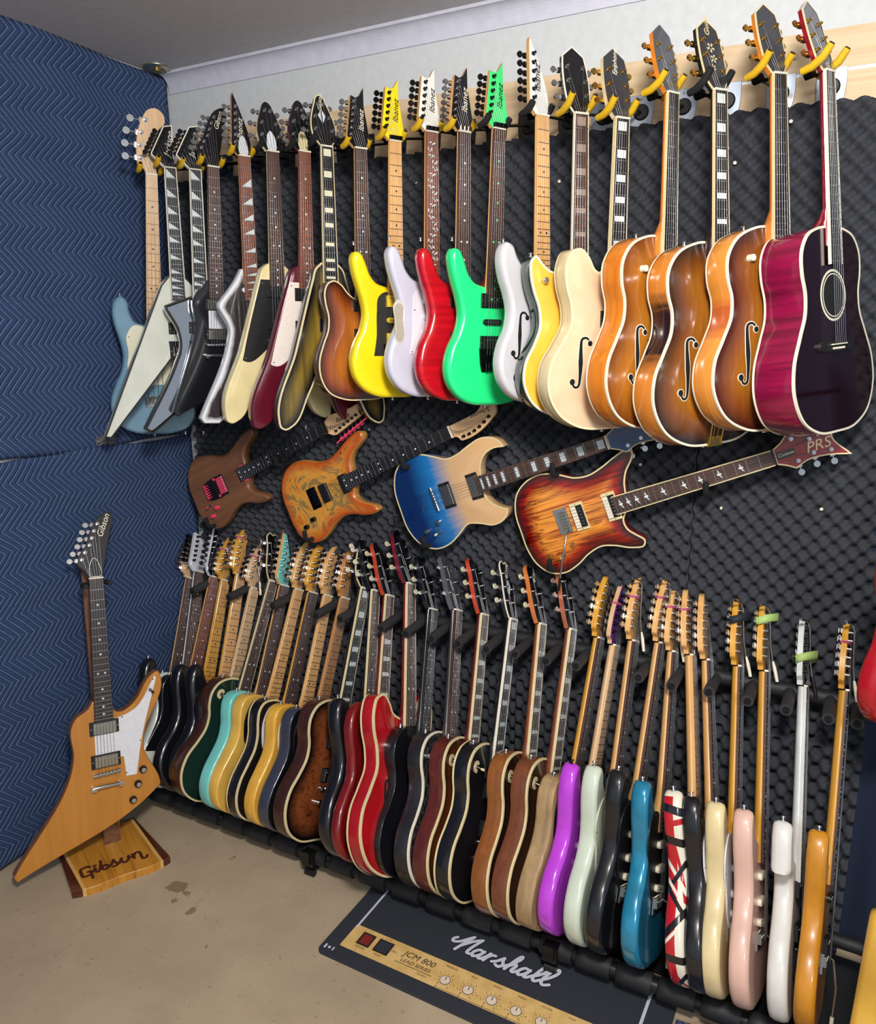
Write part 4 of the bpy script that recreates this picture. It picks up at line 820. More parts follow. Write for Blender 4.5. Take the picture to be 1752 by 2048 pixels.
# ------------------------------------------------------------------ four guitars lying aslant on wall hooks
t = NT('burl_top'); v = t.obj(); a = t.noise(v, 7, 4, .6, 3.2); b = t.noise(v, 26, 3, .6, 1.2); d = t.attr()
c = t.ramp(a, [(.30, (196, 98, 18)), (.46, (222, 158, 62)), (.56, (128, 108, 66)), (.70, (206, 150, 64))])
c = t.mix(t.ramp(t.math('DIVIDE', d, .05), [(.1, (255, 255, 255)), (.9, (0, 0, 0))]), c, (186, 76, 14)); k_ = t.math('MULTIPLY', t.math('GREATER_THAN', b, .68), t.math('GREATER_THAN', t.noise(v, 9, 1), .55))
BURL = t.fin(t.mix(k_, c, (84, 28, 12)), .3, 0, .7)
t = NT('blue_fade'); v = t.obj(); s = t.sep(v); g = t.noise(t.obj((50, 2, 50)), 2, 3); y = t.math('ADD', s[1], t.math('MULTIPLY_ADD', g, .04, -.02))
BLUEF = t.fin(t.ramp(t.math('DIVIDE', y, .45), [(.18, (8, 40, 92)), (.38, (26, 112, 178)), (.55, (206, 166, 122)), (.9, (222, 176, 124))]), .25, 0, .8)
ZEB = None
t = NT('zebra_burst'); d = t.attr(); g = t.noise(t.obj((26, 1.0, 26)), 2.6, 3, .55, .6); n = t.noise(t.obj(), 5, 2)
w_ = t.ramp(g, [(.38, (150, 70, 26)), (.47, (222, 136, 46)), (.56, (240, 160, 60)), (.62, (120, 56, 24)), (.68, (228, 146, 56))])
ee = t.ramp(t.math('DIVIDE', t.math('ADD', d, t.math('MULTIPLY_ADD', n, .02, -.01)), .075), [(.10, (60, 6, 14)), (.42, (170, 48, 18)), (.95, (255, 255, 255))])
mx = t.node('ShaderNodeMix', data_type='RGBA', blend_type='MULTIPLY'); mx.inputs[0].default_value = 1; t.l.new(w_, mx.inputs[6]); t.l.new(ee, mx.inputs[7])
ZEB = t.fin(mx.outputs[2], .22, 0, .9)
BRN = wood((128, 86, 58), (104, 66, 44), .45, .3, .5); REDS = paint((110, 20, 24), .15, 1)
def dead_knob(R, zt, zp, yb, L, zf, T, H): pass
def pinkneck(R, zt, zp, yb, L, zf, T, H):
    m = MB(); m.box((0, .338, zt + .004), (.070, .014, .008)); link('pickup', m.mesh('pickup', [PINK]), R)
    m = MB(); m.tube([(.070, .02, -.004), (.058, .08, .002), (.036, .18, .004)], .0035, 6); link('tuner_rail', m.mesh('tuner_rail', [PINK]), H)
def custom(R, zt, zp, yb, L, zf, T, H):
    m = MB(); m.prism(ccw([(-.010, .006), (.010, .006), (.008, .052), (-.008, .052)]), .0004, .0016); link('truss_cover', m.mesh('truss_cover', [BLKP]), H)
    text('lettering', 'Custom', .013, IVORY, H, Matrix.Translation((0, .028, .0018)) @ Matrix.Rotation(PI / 2, 4, 'Z'))
    text('lettering', 'PRS', .040, CREAM, H, Matrix.Translation((.004, .108, .0008)) @ Matrix.Rotation(PI / 2, 4, 'Z'))
DG = 'guitars lying aslant on wall hooks'
DIAGT = [
 ('brown guitar with hot pink pickups and knobs, aslant near the blue blanket', 'super', (650, 857), (432, 977), BRN, BRN, 'pointy', dict(neck=MAPLEP, hface=MAPLEP, fb=EBONY, pus=[(.20, 'pink', BLKP)], bridge='floyd', hw=BLKP, tbut=PINK, knobs=[(.075, .125), (.10, .085)], kn='pink', rev=True, switch=(.055, .09, PINK), logo=('Ibanez', .024, -.006, .085, 90, BLKP), ex=pinkneck)),
 ('burl-topped amber guitar with black pickups, aslant on wall hooks', 'super', (902, 864), (630, 996), BURL, wood((196, 140, 74), (170, 116, 56)), 'strat', dict(neck=MAPLEP, fb=EBONY, pus=[(.316, 'black', None), (.215, 'black', None)], bridge='hard', rev=True, hw=BLKMET, knobs=[(.072, .115), (.088, .07)], kn='black', logo=('Schecter', .022, -.016, .125, 268, BLKP))),
 ('blue-to-natural fade guitar with twin pointed horns, aslant on wall hooks', 's1', (1216, 884), (874, 997), BLUEF, BLUEF, 'flare', dict(neck=MAHOG, hface=paint((30, 70, 130)), fb=ROSE, inlay='blocks', inmat=plain((200, 208, 212), .3), bind=CREAM, fbind=None, pus=[(.310, 'nick', BLKP), (.205, 'nick', BLKP)], bridge='tomthru', knobs=[(.078, .14), (.098, .085)], kn='chrome', switch=(.112, .125, IVORY), hbind=CREAM)),
 ('zebra-grained red sunburst guitar with cream-framed pickups, rightmost aslant guitar', 'prs', (1548, 914), (1131, 1040), ZEB, REDS, 'flare', dict(neck=MAHOG, hface=flame((150, 26, 30), (110, 14, 20)), fb=ROSE, inlay='birds', inmat=PEARL, bind=CREAM, fbind=CREAM, hbind=CREAM, pus=[(.318, 'zebra', CREAM), (.213, 'zebra', CREAM)], bridge='tremout', knobs=[(.078, .165), (.095, .085)], kn='amber', switch=(.105, .12, CREAM), nutm=BLKP, ex=custom))]
def hook(p, lab, R0):
    R = empty('wall_hook', lab, 'hook', 'padded hooks under the aslant guitars', loc=p)
    m = MB(); m.tube([(0, .11, 0), (0, -.01, 0), (0, -.03, .008), (0, -.036, .04)], .0085, 10); link('padded_arm', m.mesh('padded_arm', [FOAMB]), R)
    m = MB(); m.tube([(0, .125, 0), (0, .108, 0)], .018, 14); link('foot_plate', m.mesh('foot_plate', [BLKMET]), R)
nm_ = ['brown pink-pickup guitar', 'burl-topped guitar', 'blue fade guitar', 'zebra-grained guitar']
for i, (lab, k, N, Q, top, side, head, kw) in enumerate(DIAGT):
    Yp = -.125; N = onY(*N, Yp); Q = onY(*Q, Yp); L, sl = SH[k][1], SH[k][2]; B = N + (Q - N) * (L / sl)
    kw = dict(kw); br = kw.pop('bridge'); ex = kw.pop('ex', None)
    R = guitar('electric_guitar', lab, 'electric guitar', DG, k, N, B, 0, top, side, head, bridge=br, extra=ex, **kw)
    M = R.matrix_basis
    for j, (hx, hy, w_) in enumerate(((.040, .60 if i else .55, 'neck'), (.133 if k != 's1' else .140, .07, 'lower side'), (.045, -.012, 'end'))):
        if (i in (0, 1)) and j == 2: continue
        q = M @ Vector((hx, hy, 0)); hook(Vector((q.x, -.135, q.z - .006)), 'black padded wall hook under the %s of the %s' % (w_, nm_[i]), R)


# ------------------------------------------------------------------ the angular guitar on its display stand
c0, c1_ = onZ(143, 1783, .028), onZ(340, 1712, .028)
rd = (c1_ - c0); Wd = rd.length; rd.normalize(); fd = Vector((rd.y, -rd.x, 0))          # fd points out of the board front
BM_ = Matrix((rd, -fd, Vector((0, 0, 1)))).transposed().to_4x4(); BM_.translation = Vector((c0.x, c0.y, 0))
DS = empty('display_stand', 'wooden display stand with carved lettering on the carpet', 'stand', M=BM_)
def front(x): u = x / Wd; return -.018 * math.sin(PI * u) - .006 * math.sin(3 * PI * u)
def strip(name, x0, x1, mat, d0=.30, e0=0, e1=0):
    n = 10; P = [(x0 + (x1 - x0) * i / n, front(x0 + (x1 - x0) * i / n)) for i in range(n + 1)]
    P += [(x1 + e1, d0), (x0 + e0, d0)]; m = MB(); m.prism(ccw(P), 0.0, .028, bev=.0015); return link(name, m.mesh(name, [mat]), DS)
DKW = wood((92, 42, 24), (60, 26, 16)); 
t = NT('board_wood'); f = t.noise(t.obj((22, 1.2, 4)), 2.4, 4, .6, .5); BW = t.fin(t.ramp(f, [(.28, (134, 82, 26)), (.45, (190, 128, 44)), (.7, (206, 146, 58))]), .35, 0, .4)
LTW = wood((226, 184, 112), (210, 164, 92))
b = Wd * .135; sk = -.030
strip('board_strip', 0, Wd*.10, DKW, e0=-.006, e1=sk); strip('board_strip', Wd*.10, b, LTW, e0=sk, e1=sk); strip('board_panel', b, Wd*.885, BW, e0=sk, e1=sk); strip('board_strip', Wd*.885, Wd*.92, LTW, e0=sk, e1=sk); strip('board_strip', Wd*.92, Wd, DKW, e0=sk, e1=-.050)
def stroke(m, pts, w, z0, z1, closed=False, mi=0):
    """flat pen stroke through pts"""
    P = [np.array(p[:2], float) for p in pts]; n = len(P); F = []
    for i in range(n - 1):
        p0 = P[max(i - 1, 0)]; a_, b_ = P[i], P[i + 1]; p3 = P[min(i + 2, n - 1)]
        for j in range(6):
            t_ = j / 6; F.append(.5 * ((2*a_) + (-p0 + b_) * t_ + (2*p0 - 5*a_ + 4*b_ - p3) * t_*t_ + (-p0 + 3*a_ - 3*b_ + p3) * t_**3))
    F.append(P[-1]); vs = []
    for i, p in enumerate(F):
        d = F[min(i + 1, len(F) - 1)] - F[max(i - 1, 0)]; d = d / (np.linalg.norm(d) + 1e-9); q = np.array((-d[1], d[0])) * w / 2
        zz = z1 + len(m.v) * 4e-7 + i * 2e-6; vs += [(p[0] + q[0], p[1] + q[1], zz), (p[0] - q[0], p[1] - q[1], zz)]
    m.add(vs, [(2*i, 2*i+1, 2*i+3, 2*i+2) for i in range(len(F) - 1)], mi)
    for e, ez in ((F[0], 6e-5), (F[-1], 8e-5)): m.add([(e[0] + w / 2 * math.cos(u), e[1] + w / 2 * math.sin(u), z1 + ez + len(m.v) * 4e-7) for u in [2 * PI * k / 10 for k in range(10)]], [list(range(10))], mi)
# carved script word, drawn as pen strokes in a 10 x 3 box
GIB = [[(1.5, 2.25), (1.35, 2.5), (.6, 2.45), (.25, 2.2), (.3, 1.0), (.55, .75), (1.25, .8), (1.5, 1.0), (1.5, 1.45), (1.15, 1.45)], [(1.5, 1.2), (1.5, .0)],
       [(1.5, 1.1), (1.9, 1.3), (2.15, 1.7)], [(2.15, 1.75), (2.15, 1.0), (2.4, .85), (2.75, 1.2), (3.05, 2.2)], [(2.1, 2.2), (2.3, 2.22)],
       [(3.1, 2.75), (3.05, 1.2), (3.3, .85), (3.75, .95), (3.85, 1.35), (3.6, 1.65), (3.15, 1.5)], [(3.85, 1.05), (4.35, 1.3), (4.8, 2.1)],
       [(4.8, 2.1), (4.88, 1.6), (5.15, 1.2), (4.95, .8), (4.45, .82)], [(5.1, .95), (5.5, 1.15), (5.85, 1.8)],
       [(5.9, 1.85), (5.8, 1.2), (6.1, .85), (6.6, 1.0), (6.85, 1.5), (6.9, 1.85)], [(6.85, 1.5), (7.2, 1.4), (7.5, 1.5)],
       [(7.5, 1.9), (7.55, .95)], [(7.55, 1.4), (8.0, 1.95), (8.5, 1.8), (8.55, 1.0), (8.6, .4), (9.1, .35), (9.3, .7)]]
m = MB(); sc = Wd * .0714
for s_ in GIB: stroke(m, [(b - .006 + p[0] * sc * 1.02, .030 + p[1] * sc * 1.25) for p in s_], .0105, .028, .0284)
link('carved_lettering', m.mesh('carved_lettering', [plain((76, 34, 20), .6, 'carved')]), DS, label='dark carved script word on the board')
# post with yoke
pb = onZ(186, 1500, .50); 
px_, py_ = Wd * .33, .285
POSTW = wood((120, 74, 40), (88, 50, 26))
m = MB()
for sx_ in (-.07, .08): m.tube([(px_ + sx_, .26, .12), (px_ + sx_, .16, .12), (px_ + sx_, .15, .145)], .010, 10)
m.box((px_, .27, .09), (.20, .03, .13)); link('body_rest', m.mesh('body_rest', [POSTW]), DS)
# pose from three points of its outline, each at its real depth
Nn = onY(191, 1157, -.70); 
th = math.radians(64); nrm = Vector((math.sin(th), -math.cos(th), 0)); rgt = Vector((math.cos(th), math.sin(th), 0))
# nut lies in the plane through the tail tip, leaning back 11 degrees
tail = onZ(56, 1752, .062); lean = math.radians(11.5); upv = Vector((0, 0, math.cos(lean))) - nrm * math.sin(lean); nv = nrm * math.cos(lean) + Vector((0, 0, math.sin(lean)))
def onplane(px, py, P, n): d = ray(px, py); return CAM + d * ((P - CAM).dot(n) / d.dot(n))
Nn = onplane(191, 1157, tail, nv); Br = onplane(213, 1545, tail, nv)
L, sl = SH['expl'][1], SH['expl'][2]; B = Nn + (Br - Nn) * (L / sl)
BI = BM_.inverted(); nk = BI @ (Nn - (Nn - B).normalized() * .02 - nv * .045); off = BI.to_3x3() @ nv
ax = BI @ onplane(176, 1140, tail - nv * .085, nv); bx = BI @ onplane(206, 1475, tail - nv * .085, nv); dn = (bx - ax).normalized(); bot = ax + dn * ((.028 - ax.z) / dn.z)
m = MB(); sx1 = Vector((1, 0, 0)); sy1 = Vector((0, 1, 0)); vs = []
for c_, w_ in ((bot, .028), (ax, .024)): vs += [c_ - sx1 * w_ - sy1 * .011, c_ + sx1 * w_ - sy1 * .011, c_ + sx1 * w_ + sy1 * .011, c_ - sx1 * w_ + sy1 * .011]
m.add(vs, [(0, 1, 5, 4), (1, 2, 6, 5), (2, 3, 7, 6), (3, 0, 4, 7), (4, 5, 6, 7)]); link('post', m.mesh('post', [POSTW]), DS)
m = MB(); m.tube([ax - Vector((0, 0, .02)), nk], .007, 8)
for sx_ in (-1, 1): m.tube([nk, nk + sx1 * .036 * sx_, nk + sx1 * .040 * sx_ + off * .085], .0085, 10)
link('neck_yoke', m.mesh('neck_yoke', [FOAMB]), DS)
EXW = wood((190, 126, 46), (176, 112, 36), .35, .35, .6)
def exlogo(R, zt, zp, yb, L, zf, T, H):
    m = MB(); P = [(-.016, .004), (-.017, .028), (-.010, .052), (0, .062), (.010, .052), (.017, .028), (.016, .004)]
    stroke(m, P + [P[0]], .0016, 0, .0018); link('cover_edge', m.mesh('cover_edge', [IVORY]), H)
R = guitar('electric_guitar', 'natural wood angular guitar with white pickguard on a wooden display stand', 'electric guitar', None, 'expl', Nn, B, 0, EXW, wood((160, 98, 44), (130, 76, 32)), 'banana', neck=wood((140, 84, 40), (110, 62, 28)), fb=wood((52, 38, 32), (30, 22, 20), .45, .1), hface=BLACK, guard=('expl', WHITEP), pus=[(.425, 'nick', BLKP), (.318, 'nick', BLKP)], knobs=[(.112, .262), (.094, .218), (.076, .170)], kn='hat', switch=(.148, .520, BLKP), logo=('Gibson', .028, .038, .168, 68, IVORY), hw=CHROME, extra=exlogo, xdir=nv)


# ------------------------------------------------------------------ long floor rack: one rail above with padded pegs, padded bars below
YB, ZB, YNS = -.50, .118, -.125
yr, zr = -.095, .838
def rack(x0, x1, lab, pegs, feet):
    R = empty('guitar_rack', lab, 'rack', 'long black guitar racks', loc=(x0, YB, 0)); o = Vector((x0, YB, 0))
    def P(x, y, z): return Vector((x, y, z)) - o
    n = int((x1 - x0) / .13); m = MB(); m.tube([P(x0, YB - .005, ZB - .052), P(x1, YB - .005, ZB - .052)], .021, 14); link('bottom_bar', m.mesh('bottom_bar', [BLKMET2]), R)
    for i in range(n + 1):
        x = x0 + .04 + (x1 - x0 - .11) * i / n; m = MB(); m.tube([P(x, YB - .005, ZB - .052), P(x + .004, YB - .005, ZB - .052), P(x + .028, YB - .005, ZB - .052), P(x + .10, YB - .005, ZB - .052)], [.024, .030, .031, .029], 14)
        link('foam_sleeve', m.mesh('foam_sleeve', [FOAMB2]), R)
    m = MB(); m.tube([P(x0, -.20, .16), P(x1, -.20, .16)], .020, 12); link('rear_bar', m.mesh('rear_bar', [FOAMB2]), R)
    m = MB(); m.tube([P(x0, yr, zr), P(x1, yr, zr)], .023, 14); link('top_rail', m.mesh('top_rail', [FOAMB2]), R)
    for px, py in pegs:
        q = onY(px, py, -.235); x = min(max(q.x, x0), x1); m = MB(); a = P(x, yr - .01, zr + (q.z - zr) * .0); b = P(x, -.235, q.z)
        m.tube([a, b], .0165, 14); m.tube([b, b + (b - a).normalized() * .004], .0095, 12, 1); m.tube([b, b + (b - a).normalized() * .006], .005, 10, 1)
        link('padded_peg', m.mesh('padded_peg', [PEGM, DARK]), R)
    for x in feet:
        m = MB(); m.tube([P(x, YB - .03, .015), P(x, -.30, .02), P(x, -.10, .02)], .013, 10); m.tube([P(x, -.12, .02), P(x, yr + .02, zr)], .014, 10); m.tube([P(x, YB, .02), P(x, YB, ZB - .052)], .013, 10)
        link('leg_frame', m.mesh('leg_frame', [BLKMET2]), R)
        m = MB(); m.box(P(x, YB - .012, ZB - .048), (.045, .07, .05)); m.box(P(x, YB - .05, ZB - .035), (.03, .012, .045)); link('clamp', m.mesh('clamp', [metal((70, 72, 74), .4)]), R)
        m = MB(); m.tube([P(x - .018, YB - .03, .013), P(x + .018, YB - .03, .013)], .013, 10); link('rubber_foot', m.mesh('rubber_foot', [BLKP]), R)
BLKMET2 = plain((24, 25, 27), .35, 'black_tube'); FOAMB2 = plain((30, 31, 34), .6, 'foam_tube'); PEGM = plain((46, 45, 47), .7, 'peg_foam')
xm = onY(1130, 1865, YB).x
PEG1 = [(385, 1183), (458, 1195), (546, 1212), (632, 1231), (681, 1238), (762, 1257), (812, 1267)]; PEG2 = [(863, 1277), (916, 1287), (973, 1298), (1030, 1308), (1092, 1322), (1152, 1332)]; PEG3 = [(1277, 1355), (1343, 1372), (1418, 1384), (1495, 1402), (1572, 1420), (1657, 1438), (1715, 1448)]
xa = onY(645, 1725, YB).x
rack(.03, xa, 'black guitar rack section nearest the blue blankets', [p for p in PEG1 if onY(*p, -.235).x < xa], (.10, xa - .03))
rack(xa + .002, xm, 'middle black guitar rack section in front of the foam', [p for p in PEG1 + PEG2 if xa <= onY(*p, -.235).x < xm], (xm - .03,))
rack(xm + .002, 2.82, 'black guitar rack section at the right end beside the floor mat', [p for p in PEG2 + PEG3 if onY(*p, -.235).x >= xm], (2.75,))

# procedural finishes of the rack guitars
def bands(base, items, rough=.25):
    t = NT('striped_finish'); v = t.obj(); s = t.sep(v); c = None
    for (ax, ay, az, off, w, col) in items:
        d = t.math('ADD', t.math('ADD', t.math('MULTIPLY', s[0], ax), t.math('MULTIPLY', s[1], ay)), t.math('MULTIPLY', s[2], az))
        k_ = t.math('LESS_THAN', t.math('ABSOLUTE', t.math('SUBTRACT', d, off)), w); c = t.mix(k_, c if c is not None else base, col)
    return t.fin(c, rough, 0, .8)
Wt, Bk, Rd = (232, 226, 208), (20, 20, 24), (186, 22, 34)
STRIPE = bands(Rd, [(0, 0, 1, .030, .027, Wt), (0, .18, 1, .060, .004, Rd), (0, 1, 0, .455, .007, Wt), (0, 1, .25, .418, .010, Bk), (0, 1, -.3, .385, .007, Rd), (0, 1, .2, .343, .010, Bk), (0, 1, 1.6, .262, .008, Wt), (0, 1, -1.5, .258, .009, Bk), (0, 1, 1.3, .225, .006, Wt), (0, 1, 1.2, .208, .007, Bk), (0, 1, -1.1, .160, .010, Bk), (0, 1, -1.1, .142, .005, Wt), (0, 1, .1, .085, .009, Bk), (0, 1, 1.8, .045, .007, Rd), (0, 1, -1.2, .022, .007, Bk)])
t = NT('cracked_lacquer'); v = t.obj(); vo = t.node('ShaderNodeTexVoronoi', feature='DISTANCE_TO_EDGE'); t.l.new(t.obj((90, 30, 40)), vo.inputs['Vector']); vo.inputs['Scale'].default_value = 1
t.bump(vo.outputs['Distance'], .8, .002); CRACK = t.fin(t.ramp(vo.outputs['Distance'], [(.02, (70, 70, 72)), (.1, (26, 26, 29))]), .35, 0, .4)
t = NT('quilted_maple'); f = t.noise(t.obj((22, 30, 22)), 1.2, 3, .6, 1.4); d = t.attr(); c = t.ramp(f, [(.3, (74, 34, 18)), (.5, (132, 70, 36)), (.68, (96, 46, 22))])
QUILT = t.fin(t.mix(t.ramp(t.math('DIVIDE', d, .06), [(.2, (255, 255, 255)), (.8, (0, 0, 0))]), c, (18, 12, 12)), .22, 0, .9)
RAWW = wood((176, 146, 102), (112, 88, 70), .7, .1, .55)
BLUEM = paint((38, 138, 176), .22, .9, .06, .25); PURP = paint((190, 66, 216), .22, .9, .02); SURF = paint((206, 216, 198), .25, .8, .02); OCRE = paint((206, 138, 34), .35, .5, .05)
PINKG = paint((226, 184, 168), .4, .5, .02); VANI = paint((228, 208, 158), .35, .5, .03); OFFW = paint((222, 220, 214), .4, .4, .02); TURQ = paint((118, 206, 200), .3, .6, .02); BUTT = paint((232, 184, 84), .3, .6, .04); BUTW = wood((232, 178, 72), (214, 156, 52), .3, .6)
RED335 = paint((176, 20, 28), .2, .9, .05); BLK2 = paint((20, 20, 26), .3, .7, .06); RELIC = paint((26, 25, 30), .3, .6, .1); DGREEN = paint((22, 46, 40), .15, .9, .04); DBRN = wood((66, 34, 26), (46, 22, 18)); MAROON = wood((98, 38, 32), (72, 26, 24), .3, .5)
LPTOP = burst((170, 108, 40), (110, 56, 24), (48, 18, 14), (.004, .04, .10), .3); DTOP = burst((110, 66, 32), (60, 34, 20), (18, 11, 10), (.004, .04, .10), .3)
LBRN = wood((146, 88, 42), (118, 68, 30), .3, .5); RLBRN = wood((122, 70, 44), (98, 52, 32), .3, .5)
SG_ = 'guitars standing in the floor rack'
def e(px, py, k, top, side, head, lab, **kw): kw.update(px=(px, py), k=k, top=top, side=side, head=head, lab=lab); return kw
TUL = plain((214, 208, 170), .35, 'tulip_button')
